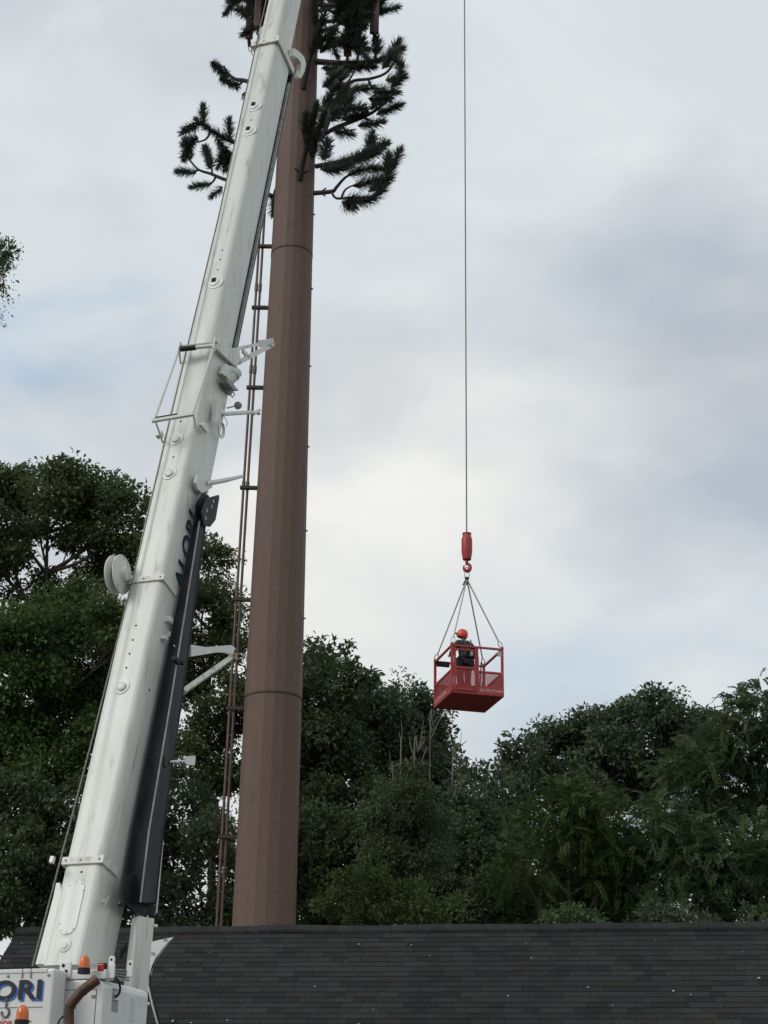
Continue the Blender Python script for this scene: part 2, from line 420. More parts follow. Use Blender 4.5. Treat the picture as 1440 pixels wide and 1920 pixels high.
# ------------------------------------------------------------------ pine-disguised cell tower
PX, PY = -2.752, 41.0
tower = thing('cell_tower', (PX, PY, 0), 'brown monopole cell tower disguised as a pine tree', 'cell tower')
PR = [(0, .83), (7.53, .776), (13.2, .735), (13.2, .742), (26.27, .590), (26.27, .598), (32.74, .535), (42, .44)]
def prad(z):
    for (z0, r0), (z1, r1) in zip(PR, PR[1:]):
        if z0 <= z <= z1 and z1 > z0: return r0 + (r1 - r0) * (z - z0) / (z1 - z0)
    return .44
for k, (z0, z1, ra, rb) in enumerate(((0, 13.2, .83, .735), (13.2, 26.27, .745, .590), (26.27, 42, .600, .44))):
    b = MB(); b.lathe((PX, PY, 0), Z, [(ra, z0 - (0 if k == 0 else .0)), (rb, z1 + (.4 if k < 2 else 0))], 18, rot=0.1)
    b.build('pole_section', POLE, tower, bevel=0.03)
    if k:
        c = MB(); c.lathe((PX, PY, 0), Z, [(ra - .02, z0 - .035), (ra + .006, z0 - .03), (ra + .006, z0), (ra - .02, z0 + .004)], 18, rot=0.1)
        c.build('joint_ring', BRBARK, tower)
# conduits with standoff brackets on the left
def cond(z, k): return Vector((PX - prad(z) - .36 + .105 * k, PY - .05 + .03 * k, z))
for k in range(2):
    b = MB(); b.tube([cond(z, k) for z in (0, 7.5, 13, 20, 26, 33, 40)], .036, 8); b.build('conduit', CONDUIT, tower, smooth=True)
    for z in (9.2, 14.3, 19.1, 22.6, 25.2):
        c = MB(); c.tube([cond(z - .12, k), cond(z + .12, k)], .05, 8); c.build('coupling', CONDUIT, tower, smooth=True)
for y in (465, 580, 730, 918, 1128, 1332, 1573):
    z = at(480, y, PY).z
    b = MB(); q = cond(z, 0); b.box((q.x + .2, q.y, z), X, Y, Z, .58, .07, .05); b.box((q.x + .2, q.y - .05, z + .03), X, Y, Z, .58, .015, .075)
    for j in range(4): b.box((q.x + .25 + j * .08, q.y - .06, z - .03), X, Y, Z, .03, .02, .03)
    b.build('standoff_bracket', BRACK, tower)
for z in np.arange(8, 32, 2.45):
    for sgn in (1,):
        b = MB(); r = prad(z); p = Vector((PX + r * .985, PY - .1, z)); b.tube([p, p + X * .055], .022, 6); b.build('step_bolt', BRACK, tower)

def brush(mb, pts, rad, dens=520):
    """bottlebrush of needles along a polyline"""
    pts = [Vector(p) for p in pts]
    for a, b in zip(pts, pts[1:]):
        ln = (b - a).length; t = (b - a) / max(ln, 1e-6); x, y, _ = frame(t)
        for i in range(max(6, int(ln * dens))):
            p = a + (b - a) * random.random(); an = random.uniform(0, 6.283)
            rd = x * math.cos(an) + y * math.sin(an)
            d = (rd * random.uniform(.65, 1) + t * random.uniform(.25, .95) + Z * .08).normalized() * rad * random.uniform(.5, 1.22)
            sd_ = d.cross(t + rd * .3).normalized() * 0.0105
            mb.add([p - sd_, p + sd_, p + d * .6 + sd_ * 1.1, p + d, p + d * .6 - sd_ * 1.1], [(0, 1, 2, 3, 4)])
    # the end tuft
    a, b = pts[-2], pts[-1]; t = (b - a).normalized(); x, y, _ = frame(t)
    for i in range(60):
        an = random.uniform(0, 6.283); rd = x * math.cos(an) + y * math.sin(an)
        d = (rd * random.uniform(0, .8) + t).normalized() * rad * random.uniform(.8, 1.15); sd_ = d.cross(rd + Z * .2).normalized() * .011
        mb.add([b - sd_, b + sd_, b + d * .6 + sd_, b + d, b + d * .6 - sd_], [(0, 1, 2, 3, 4)])
def wig(pts, n=3, amp=.03):
    """resample a polyline smoothly"""
    pts = [Vector(p) for p in pts]; o = []
    for i in range(len(pts) - 1):
        p0 = pts[max(i - 1, 0)]; p1 = pts[i]; p2 = pts[i + 1]; p3 = pts[min(i + 2, len(pts) - 1)]
        for k in range(n):
            t = k / n
            o.append(.5 * ((2 * p1) + (p2 - p0) * t + (2 * p0 - 5 * p1 + 4 * p2 - p3) * t * t + (3 * p1 - p0 - 3 * p2 + p3) * t ** 3))
    o.append(pts[-1]); return o
def tower_branch(main, D0, D1, subs=(), tufts=(), r=.075, nr=.34):
    """main and subs are wood polylines, tufts are needle polylines, in photo pixels; D runs from D0 (pole) to D1 (tip)"""
    x0, y0 = main[0]; far_ = max(math.hypot(x - x0, y - y0) for pl in (main, *subs, *tufts) for x, y in pl)
    def P(x, y):
        t = math.hypot(x - x0, y - y0) / far_
        return at(x, y, D0 + (D1 - D0) * t)
    w_ = MB(); pl = wig([P(*q) for q in main]); n = len(pl)
    w_.tube(pl, [r * (1 - .65 * i / (n - 1)) for i in range(n)], 7)
    for sline in subs:
        pl = wig([P(*q) for q in sline]); n = len(pl); w_.tube(pl, [r * .55 * (1 - .6 * i / (n - 1)) for i in range(n)], 6)
    nd = MB()
    for tl in tufts:
        pl = wig([P(*q) for q in tl], 2); w_.tube(pl, .016, 5)
        brush(nd, pl, nr)
    br = w_.build('branch', BRBARK, tower, smooth=True)
    if nd.v: nd.build('needles', NEEDLE, br)
tower_branch([(588, 362), (622, 359), (630, 352), (648, 332), (670, 322)], 40.6, 39.6,
             [[(622, 360), (631, 372), (660, 370), (690, 370), (715, 352), (735, 315), (746, 290)], [(600, 362), (612, 352)], [(601, 361), (610, 368)], [(640, 372), (648, 355), (668, 345)]],
             [[(652, 330), (680, 318), (706, 316)], [(650, 375), (690, 376), (716, 358), (733, 318), (746, 290)], [(662, 350), (700, 340), (722, 335)], [(640, 378), (655, 385)], [(690, 360), (712, 345)], [(725, 330), (728, 300)]])
tower_branch([(592, 312), (640, 302), (680, 288), (716, 272)], 40.7, 41.4, [[(684, 287), (692, 268), (697, 258)]],
             [[(600, 318), (640, 308), (680, 292), (718, 272)], [(606, 300), (612, 272)], [(690, 278), (697, 258)], [(610, 322), (650, 312)], [(660, 300), (700, 288)]])
tower_branch([(600, 265), (614, 232), (620, 205), (640, 172), (662, 152), (692, 148), (722, 138), (738, 118), (742, 98)], 40.4, 39.2,
             [[(640, 172), (660, 142), (668, 128)], [(640, 185), (650, 200), (665, 205)], [(690, 148), (700, 165), (722, 165)], [(614, 232), (605, 205), (608, 180)]],
             [[(722, 150), (745, 148), (752, 130), (740, 105)], [(732, 165), (750, 150)], [(655, 168), (690, 166)], [(635, 205), (672, 202)], [(700, 172), (735, 172)], [(605, 200), (640, 150)], [(604, 165), (630, 140)], [(650, 205), (655, 190)], [(716, 130), (735, 105)], [(690, 185), (720, 185)]])
tower_branch([(602, 255), (632, 238), (665, 226), (700, 210), (728, 186), (742, 170)], 40.5, 40.0,
             [[(640, 234), (650, 245), (668, 242)], [(680, 220), (700, 228)], [(690, 212), (685, 195)]],
             [[(622, 244), (650, 250)], [(670, 236), (708, 230)], [(705, 215), (742, 200)], [(640, 226), (676, 215)], [(600, 235), (626, 212)], [(690, 205), (715, 190)]])
tower_branch([(590, 115), (640, 118), (690, 116), (722, 108), (745, 92)], 40.8, 40.3, [[(670, 117), (672, 98), (676, 84)], [(702, 112), (706, 92)]],
             [[(602, 128), (650, 128), (700, 118), (746, 96)], [(670, 105), (677, 82)], [(704, 105), (707, 82)], [(640, 122), (690, 124)], [(735, 110), (745, 85)], [(610, 138), (640, 136)]], r=.10)
tower_branch([(563, 336), (569, 300), (580, 250), (592, 205)], 40.45, 39.0, [[(564, 326), (553, 315)], [(565, 326), (580, 320)], [(574, 275), (566, 240)]],
             [[(576, 285), (580, 250), (592, 205)], [(585, 300), (592, 262)], [(588, 270), (606, 222)], [(572, 250), (574, 225)]], r=.10, nr=.33)
tower_branch([(569, 166), (577, 125), (590, 80), (605, 40)], 40.5, 39.0, [[(577, 125), (560, 95)]],
             [[(582, 105), (592, 75), (606, 35)], [(585, 90), (620, 60)], [(600, 100), (622, 70)], [(590, 50), (590, 10)]], r=.10, nr=.34)
tower_branch([(505, 168), (462, 152), (440, 148), (425, 134), (420, 124)], 41.0, 41.6, [[(455, 152), (448, 158), (437, 152)]],
             [[(396, 116), (420, 138)], [(412, 146), (440, 160)], [(455, 175), (462, 182)]], r=.08, nr=.24)
tower_branch([(500, 300), (470, 285), (436, 266), (400, 248), (376, 230), (352, 236)], 41.0, 40.0, [[(395, 246), (385, 262), (360, 268)], [(380, 233), (384, 210)]],
             [[(442, 268), (405, 250), (376, 230)], [(376, 232), (348, 246)], [(382, 232), (381, 206)], [(430, 262), (430, 232)], [(360, 262), (348, 292)], [(425, 275), (412, 306)], [(372, 258), (350, 268)], [(405, 256), (425, 290)], [(436, 285), (424, 312)]], nr=.27)
tower_branch([(510, 368), (470, 350), (420, 336), (396, 326), (372, 318), (356, 300)], 41.0, 41.8, [[(405, 329), (398, 342), (378, 348)], [(372, 318), (358, 326)], [(398, 326), (396, 308)]],
             [[(368, 325), (338, 322)], [(398, 344), (366, 350)], [(397, 318), (386, 282)], [(418, 350), (402, 364)], [(357, 300), (348, 268)]], nr=.25)
tower_branch([(520, 352), (514, 366), (512, 392)], 41.7, 42.2, [], [[(514, 362), (512, 395)]], nr=.26)
tower_branch([(598, 205), (612, 198)], 41.3, 42.5, [], [[(603, 212), (640, 190), (650, 170)], [(608, 160), (640, 165)], [(620, 225), (640, 210)]])
# the dense head of the tree, running on above the frame
rb = random.Random(5)
def head_branch(px, py, ang, ln, D1):
    e_ = (px + math.cos(ang) * ln, py - math.sin(ang) * ln)
    mid = (px + math.cos(ang) * ln * .5, py - math.sin(ang) * ln * .5 + 6)
    tf = []
    for k in range(5):
        t = rb.uniform(.25, .95); bx, by = px + (e_[0] - px) * t, py + (e_[1] - py) * t
        a2 = ang + rb.uniform(-1.1, 1.1); l2 = rb.uniform(24, 48)
        tf.append([(bx, by), (bx + math.cos(a2) * l2, by - math.sin(a2) * l2)])
    tf.append([mid, e_])
    tower_branch([(px, py), mid, e_], 40.8, D1, [], tf, nr=.30)
for px, py, ang, ln, D1 in ((595, 88, .25, 70, 40), (598, 60, .5, 80, 39.6), (598, 40, .15, 110, 40.4), (600, 20, .45, 90, 42), (600, 70, -.1, 60, 42), (590, 30, 1.4, 60, 39), (602, 10, .2, 100, 39.2),
                            (560, 50, 2.9, 95, 41.5), (565, 20, 2.75, 100, 41), (565, 5, 3.0, 120, 42), (570, -20, 2.7, 110, 40), (600, -20, .3, 100, 41), (600, -60, .4, 90, 40), (575, -70, 2.6, 100, 41.5), (590, -110, .5, 80, 42), (580, -110, 2.7, 85, 40), (590, -160, 1.3, 60, 41)):
    head_branch(px, py, ang, ln, D1)
def panel_antenna(x, y0, y1, D, wpx, lab=None):
    a_, b_ = at(x, y0, D), at(x + 2, y1, D); a_.y = b_.y = D; c = (a_ + b_) / 2; h = abs(a_.z - b_.z); wd = wpx * mpp(x, y1, D)
    m = MB(); m.box(c, X, Y, Z, wd, wd * .55, h); m.lathe(Vector((c.x, c.y - .0, c.z - h / 2)), -Z, [(wd * .5, 0), (wd * .42, .05), (wd * .2, .07)], 10, sy=.55)
    o = m.build('antenna_panel', ANT, tower, bevel=.02)
    pm = MB(); pm.tube([c + Vector((0, .22, h * .5)), c + Vector((0, .22, -h * .55))], .04, 8); pm.tube([c + Vector((0, .22, h * .3)), Vector((PX, PY, c.z + h * .3))], .05, 6)
    pm.build('antenna_mount', BRACK, o)
    cb = MB()
    for k in range(3):
        p = c + Vector((rb.uniform(-.05, .05), .1, -h / 2)); q = Vector((PX + (c.x - PX) * .45, PY - .2, c.z - rb.uniform(.1, .6)))
        cb.tube(wig([p, p + Vector((-.12 * (1 if c.x > PX else -1), 0, -.28 - .15 * k)), (p + q) / 2 + Vector((0, 0, -.3 - .2 * rb.random())), q], 4), .012, 5)
    cb.build('antenna_cable', BRBARK, o)
panel_antenna(702, -60, 62, 40.2, 17)
panel_antenna(652, 10, 104, 41.8, 15)
panel_antenna(469, -50, 72, 41.5, 14)
panel_antenna(484, -60, 50, 40.6, 12)

# ------------------------------------------------------------------ crane: frame of the boom
BA = at(203, 1560, 23.0); BB = at(360, 830, 24.67)
ba = (BB - BA).normalized()                                   # up the boom
br_ = Vector((ba.y, -ba.x, 0)).normalized()                   # to its right
bn = ba.cross(br_);                                           # out of its top face, towards the camera
if bn.y > 0: bn = -bn
BW, BH = 0.58, 0.90
bf = Vector((ba.x, ba.y, 0)).normalized()                     # horizontal heading
crane = thing('mobile_crane', (BA.x, BA.y, 0), 'white telescopic truck crane with tall boom and lettered counterweight', 'crane')
def bp(t, p, v): return BA + ba * t + br_ * p + bn * v
def tpv(q): q = Vector(q) - BA; return q.dot(ba), q.dot(br_), q.dot(bn)
def on_top(x, y, v=0.0):
    d = ray(x, y); o = EYE - bp(0, 0, v); k = -o.dot(bn) / d.dot(bn); t, p, _ = tpv(EYE + d * k); return t, p
def on_side(x, y, p=0.0):
    d = ray(x, y); o = EYE - bp(0, p, 0); k = -o.dot(br_) / d.dot(br_); t, _, v = tpv(EYE + d * k); return t, v
def T_of(y, x=None):
    """boom station of an image row on the front right corner"""
    lo, hi = -6, 60
    for _ in range(50):
        m = (lo + hi) / 2
        if on_screen(bp(m, 0, 0))[1] > y: lo = m
        else: hi = m
    return lo
def rrect(p0, p1, v0, v1, r, seg=4):
    o = []
    for cx, cy, a0 in ((p1 - r, v1 - r, 0), (p0 + r, v1 - r, 90), (p0 + r, v0 + r, 180), (p1 - r, v0 + r, 270)):
        for k in range(seg + 1):
            a = math.radians(a0 + 90 * k / seg); o.append((cx + r * math.cos(a), cy + r * math.sin(a)))
    return o
def section(t0, t1, p0, p1, v0, v1, r, name='boom_section', m=None):
    m = m or BOOMP
    b = MB(); loop = rrect(p0, p1, v0, v1, r); n = len(loop); stn = [t0, t1]
    vs = [bp(t, p, v) for t in stn for p, v in loop]
    b.add(vs, [(k, (k + 1) % n, n + (k + 1) % n, n + k) for k in range(n)] + [tuple(range(n)), tuple(range(n, 2 * n))])
    return b.build(name, m, crane, smooth=True)
def boom_paint():
    m = WHITE.copy(); m.name = 'streaked_boom_paint'; t = m.node_tree; b = t.nodes['Principled BSDF']
    src = b.inputs['Base Color'].links[0].from_socket
    tc = N(t, 'ShaderNodeTexCoord'); cb_ = N(t, 'ShaderNodeCombineXYZ')
    for i, (ax, k) in enumerate(((br_, 7.0), (bn, 7.0), (ba, .55))):
        d = N(t, 'ShaderNodeVectorMath', operation='DOT_PRODUCT'); L(t, tc.outputs['Object'], d.inputs[0]); d.inputs[1].default_value = ax * k; L(t, d.outputs['Value'], cb_.inputs[i])
    f_ = None
    for sc_, lo_, hi_, seed in ((1.6, .56, .74, 0.0), (.33, .48, .62, 4.0), (6.0, .35, .6, 9.0)):
        mp = N(t, 'ShaderNodeMapping'); L(t, cb_.outputs[0], mp.inputs[0]); mp.inputs['Location'].default_value = (seed, seed, seed)
        nz = N(t, 'ShaderNodeTexNoise'); L(t, mp.outputs[0], nz.inputs['Vector']); nz.inputs['Scale'].default_value = sc_; nz.inputs['Detail'].default_value = 6
        rr_ = N(t, 'ShaderNodeMapRange'); L(t, nz.outputs['Fac'], rr_.inputs[0]); rr_.inputs[1].default_value = lo_; rr_.inputs[2].default_value = hi_
        if f_ is None: f_ = rr_.outputs[0]
        else:
            mu = N(t, 'ShaderNodeMath', operation='MULTIPLY'); L(t, f_, mu.inputs[0]); L(t, rr_.outputs[0], mu.inputs[1]); f_ = mu.outputs[0]
    mu = N(t, 'ShaderNodeMath', operation='MULTIPLY'); L(t, f_, mu.inputs[0]); mu.inputs[1].default_value = .75
    x = N(t, 'ShaderNodeMix', data_type='RGBA'); L(t, mu.outputs[0], x.inputs[0]); L(t, src, x.inputs[6]); x.inputs[7].default_value = (0.20, 0.185, 0.15, 1)
    L(t, x.outputs[2], b.inputs['Base Color']); return m
BOOMP = boom_paint()
tB0 = T_of(1808); tB1 = T_of(640)
base = section(tB0, tB1, -BW, 0, -BH, 0, .085)
t2 = T_of(66)
sec2 = section(tB1 - .6, t2, -BW + .035, -.045, -BH + .10, -.03, .11)
t3 = t2 + 11.5; t4 = t3 + 11; 
# tip: the hoist rope hangs plumb over the basket
CAB = at(873.5, 700, 39.4)
tT = (CAB.x - BA.x) / ba.x
t5 = tT - .6
section(t2 - .5, t3, -BW + .07, -.075, -BH + .15, -.055, .10)
section(t3 - .5, t4, -BW + .10, -.105, -BH + .20, -.08, .09)
section(t4 - .5, t5, -BW + .13, -.135, -BH + .25, -.105, .08)
def collar(t, hgt, p0, p1, v0, v1, th_, parent, name='collar_band', m=DIRTYW):
    b = MB()
    for (pa, pb, va, vb) in ((p0 - th_, p1 + th_, v1, v1 + th_), (p1, p1 + th_, v0, v1), (p0 - th_, p0, v0, v1), (p0 - th_, p1 + th_, v0 - th_, v0)):
        b.box(bp(t, (pa + pb) / 2, (va + vb) / 2), br_, bn, ba, pb - pa, vb - va, hgt)
    o = b.build(name, m, parent, bevel=.006)
    k = MB()
    for pp in (p0 + .03, p0 + (p1 - p0) * .45, p1 - .03):
        k.lathe(bp(t, pp, v1 + th_), bn, [(.016, 0), (.016, .01), (.008, .014)], 6)
    k.build('bolt', GREYM, o)
    return o
collar(T_of(1612), .115, -BW, 0, -.42, 0, .035, base)
collar(T_of(1083), .105, -BW, 0, -.42, 0, .03, base)
collar(T_of(72), .16, -BW + .035, -.045, -BH + .10, -.03, .05, sec2)
# curved lug beside the upper collar
tt, vv_ = on_side(556, 112, 0.0)
lg = MB(); pl = [(543, 92), (554, 99), (562, 108), (566, 121), (563, 136), (556, 149), (551, 146), (556, 132), (556, 120), (551, 112), (541, 106)]
lq = [bp(on_side(x, y, -.06)[0], -.06, on_side(x, y, -.06)[1]) for x, y in pl]
lg.prism(lq, br_ * .10); lg.build('boom_lug', WHITE, sec2, bevel=.006)
# underside lip along section two: dark slide strip
lp = MB(); 
lp.hexa([bp(t, p, v) for t in (tB1, t2 - .5) for p, v in ((-.07, -BH + .10), (-.045 + .03, -BH + .10), (-.045 + .03, -BH + .06), (-.07, -BH + .06))]); lp.build('slide_strip', GREYM, sec2)
lp = MB(); lp.hexa([bp(t, p, v) for t in (tB1, t2) for p, v in ((-.2, -BH + .055), (-.03, -BH + .055), (-.03, -BH - .0), (-.2, -BH - .0))]); lp.build('slide_strip', BLACKP, sec2)

def disc(x, y, v, prof, m, parent, name, n=18):
    t, p = on_top(x, y, v); b = MB(); b.lathe(bp(t, p, v), bn, prof, n); return b.build(name, m, parent, smooth=True)
for x, y in ((228, 1287), (317, 887), (330, 823)):            # round boss plates on the top face
    o = disc(x, y, 0, [(.132, 0), (.132, .012), (.118, .014)], WHITE2, base, 'boss_plate', 24)
    disc(x, y, .014, [(.075, 0), (.075, .022), (.062, .030), (.02, .032)], WHITE, o, 'boss_cap', 20)
    t, p = on_top(x, y, 0)
    for a in (.6, 2.2, 3.9, 5.4):
        b = MB(); b.lathe(bp(t + .05 * math.sin(a), p + .05 * math.cos(a), .040), bn, [(.007, -.01), (.007, .004)], 6); b.build('bolt', GREYM, o)
o = disc(121, 1772, .0, [(.10, 0), (.10, .012), (.085, .016)], WHITE2, base, 'boss_plate', 22); disc(121, 1772, .014, [(.05, 0), (.045, .018)], WHITE, o, 'boss_cap')
for x, y in ((255, 1173), (249, 1200), (243, 1226), (237, 1252), (339, 790), (330, 833), (325, 857), (153, 1635), (278, 1395)):
    if x == 278: 
        t, v = on_side(280, 1294, .0); b = MB(); b.lathe(bp(t, 0, v), br_, [(.02, -.01), (.02, .003)], 10); b.build('bolt_hole', HOLE, base); continue
    disc(x, y, 0, [(.017, -.02), (.017, .003)], HOLE, base, 'bolt_hole', 10)
for x, y in ((417, 469), (413, 487), (408, 506), (470, 208), (471, 225), (470, 200)):
    disc(x, y, -.03, [(.017, -.02), (.017, .003)], HOLE, sec2, 'bolt_hole', 10)
for x, y in ((402, 527), (466, 243), (476, 197)):             # square pin windows with raised rims
    t, p = on_top(x, y, -.03)
    b = MB(); b.lathe(bp(t - .045, p + .03, -.03), bn, [(.15, 0), (.145, .010), (.13, .012)], 24); b.lathe(bp(t - .03, p + .01, -.018), bn, [(.105, 0), (.095, .014), (.08, .018)], 24)
    o = b.build('pin_window', WHITE2, sec2, smooth=True)
    b = MB(); b.box(bp(t, p, .0), br_, ba, bn, .085, .10, .012); b.build('pin_opening', HOLE, o)
for y, dx in ((545, 0), (515, 0)):
    pass
for x, y in ((503, 250), (441, 536), (446, 551)):
    t, v = on_side(x, y, -.045); b = MB(); b.lathe(bp(t, -.045, v), br_, [(.014, -.01), (.014, .006)], 8); b.build('bolt', GREYM, sec2)
# oval inspection plate near the foot
t0o, p0o = on_top(150, 1655, .0); t1o, p1o = on_top(125, 1735, .0)
b = MB(); cx = -BW / 2 - .0
pts = []
ra_ = .135
for k in range(16): pts.append((t0o - .1 + ra_ * math.sin(math.pi * k / 15), cx - .02 + ra_ * math.cos(math.pi * k / 15)))
for k in range(16): pts.append((t1o + ra_ * math.sin(math.pi + math.pi * k / 15), cx - .02 + ra_ * math.cos(math.pi + math.pi * k / 15)))
b.prism([bp(t, p, .001) for t, p in pts], bn * .012); ov = b.build('inspection_plate', WHITE2, base, bevel=.003)
for k in range(0, 32, 4):
    t, p = pts[k]; b = MB(); c_t = (t0o + t1o) / 2; b.lathe(bp(t + (.022 if t < c_t else -.022), p * .9 + cx * .1, .012), bn, [(.009, 0), (.009, .007)], 6); b.build('bolt', GREYM, ov)
# foot gussets
b = MB()
gp = [on_top(105, 1655, -.02), on_top(100, 1680, -.02), on_top(66, 1808, -.02), on_top(95, 1808, -.02), on_top(118, 1690, -.02), on_top(112, 1655, -.02)]
b.prism([bp(t, p, -.02) for t, p in gp], bn * -.5); b.build('foot_gusset', WHITE, base, bevel=.006)
b = MB(); gs = [on_side(207, 1680, .03), on_side(196, 1700, .03), on_side(172, 1808, .03), on_side(186, 1808, .03), on_side(206, 1700, .03)]
b.prism([bp(t, .0, v) for t, v in [(t, v - .01) for t, v in gs]], br_ * .02); b.build('foot_gusset', WHITE2, base)
for x, y in ((195, 1690), (204, 1710)):
    t, v = on_side(x, y, .02); b = MB(); b.lathe(bp(t, 0, v), br_, [(.028, 0), (.028, .025), (.015, .04)], 10); b.build('grease_fitting', WHITE2, base, smooth=True)

# sheave reel on the left flank
def reel():
    t, v = on_side(229, 1077, -BW - .06)
    c = bp(t, -BW - .06, v); b = MB()
    b.lathe(c, -br_, [(.10, -.10), (.13, -.035), (.285, -.004), (.300, -.012), (.312, .0), (.308, .014), (.15, .028), (.15, .112), (.308, .126), (.312, .14), (.30, .152), (.10, .16)], 36)
    o = b.build('cable_reel', WHITE, crane, smooth=True)
    g_ = MB(); g_.lathe(c - br_ * .03, -br_, [(.153, 0), (.17, .02), (.17, .06), (.153, .08)], 24); g_.build('groove_shade', RUBBER, o)  # black band in the groove: shade between the flanges, put in as colour
    h = MB(); h.lathe(c, br_, [(.12, 0), (.115, .06), (.07, .075)], 20); h.build('hub', WHITE, o, smooth=True)
    for k in range(5):
        a = k * 1.256; q = c + ba * (.25 * math.sin(a)) + bn * (.22 * math.cos(a)); m_ = MB(); m_.lathe(q, br_, [(.022, -.02), (.022, .012)], 10); m_.build('lightening_hole', GREYM, o)
    a = MB(); a.tube([c, bp(t, -BW + .05, -.1)], .05, 10); a.build('axle', WHITE2, o, smooth=True)
reel()
# rope guide frame standing off the head of the base section
def guide():
    A = on_top(336, 655, .22); B_ = on_top(402, 648, .16); C_ = on_top(290, 785, .46); D_ = on_top(362, 773, .22)
    a, b_, c, d = bp(*A, .22), bp(*B_, .16), bp(*C_, .46), bp(*D_, .22)
    m = MB(); m.tube([a, c], .022, 8); m.tube([b_, d], .022, 8)
    o = m.build('rope_guide_frame', WHITE, crane, smooth=True)
    m = MB(); u = (b_ - a).normalized(); m.tube([a + u * .03, a + u * .30], .045, 12); m.build('guide_roller', RUBBER, o, smooth=True)
    m = MB(); m.tube([a + u * .30, b_], .035, 12); m.build('roller_shaft', WHITE, o, smooth=True)
    m = MB(); up = (a - c).normalized(); m.box((a + b_) / 2 + up * .07, u, bn, ba, (b_ - a).length + .06, .03, .035); m.build('guide_bar', GREYM, o)
    m = MB(); u2 = (d - c).normalized(); m.box((c + d) / 2 - up * .05, u2, bn, up, (d - c).length + .05, .05, .06); m.build('guide_bar', WHITE, o)
    m = MB(); m.tube([c + u2 * .02, c + u2 * .38], .028, 10); m.build('guide_roller', RUBBER, o, smooth=True)
    for q, s_ in ((a, -1), (b_, 1)):
        m = MB(); m.box(q + up * .03, br_, bn, ba, .02, .09, .24); m.build('roller_plate', WHITE, o)
    for q, pp in ((a, -BW + .01), (b_, -.02), (c, -BW + .01), (d, -.02)):
        t = tpv(q)[0]; m = MB(); m.tube([q, bp(t - .1, pp, -.03)], .016, 6); m.build('frame_stay', WHITE, o)
guide()
t, v = on_side(300, 811, -BW - .02); b = MB(); b.box(bp(t, -BW - .05, v - .05), br_, bn, ba, .10, .10, .11); b.build('limit_switch', WHITE2, base, bevel=.012)
t, v = on_side(104, 1612, -BW - .02); b = MB(); b.box(bp(t, -BW - .07, v), br_, bn, ba, .06, .06, .10); b.build('limit_switch', WHITE2, base, bevel=.01)

# head plate of the base section: the open triangular bracket on the right
def plate(pts, p, th_, holes=()):
    """flat plate in the boom's side plane from pixel outline"""
    bm = bmesh.new()
    return [bp(on_side(x, y, p)[0], p, on_side(x, y, p)[1]) for x, y in pts]
def triangle_bracket():
    p = .04
    P = lambda x, y, pp=p: bp(on_side(x, y, pp)[0], pp, on_side(x, y, pp)[1])
    m = MB()
    m.prism([P(398, 637), P(415, 650), P(444, 655), P(446, 672), P(440, 690), P(424, 676), P(402, 656)], br_ * .05)
    o = m.build('bracket_plate', WHITE, crane, bevel=.005)
    m = MB()
    def bar_(a, b_, w_):
        a, b_ = P(*a), P(*b_); d = (b_ - a); ln = d.length; d.normalize(); n_ = br_.cross(d).normalized()
        m.box((a + b_) / 2 + br_ * .025, d, n_, br_, ln, w_, .03)
    bar_((440, 655), (508, 640), .06); bar_((444, 680), (510, 646), .085); bar_((442, 656), (447, 684), .11); bar_((452, 657), (464, 671), .085); bar_((484, 645), (510, 641), .13)
    m.build('bracket_arm', WHITE, o)
    m = MB(); m.tube([P(507, 637, .0), P(511, 650, .12)], .02, 6); m.build('arm_tip', WHITE2, o)
triangle_bracket()
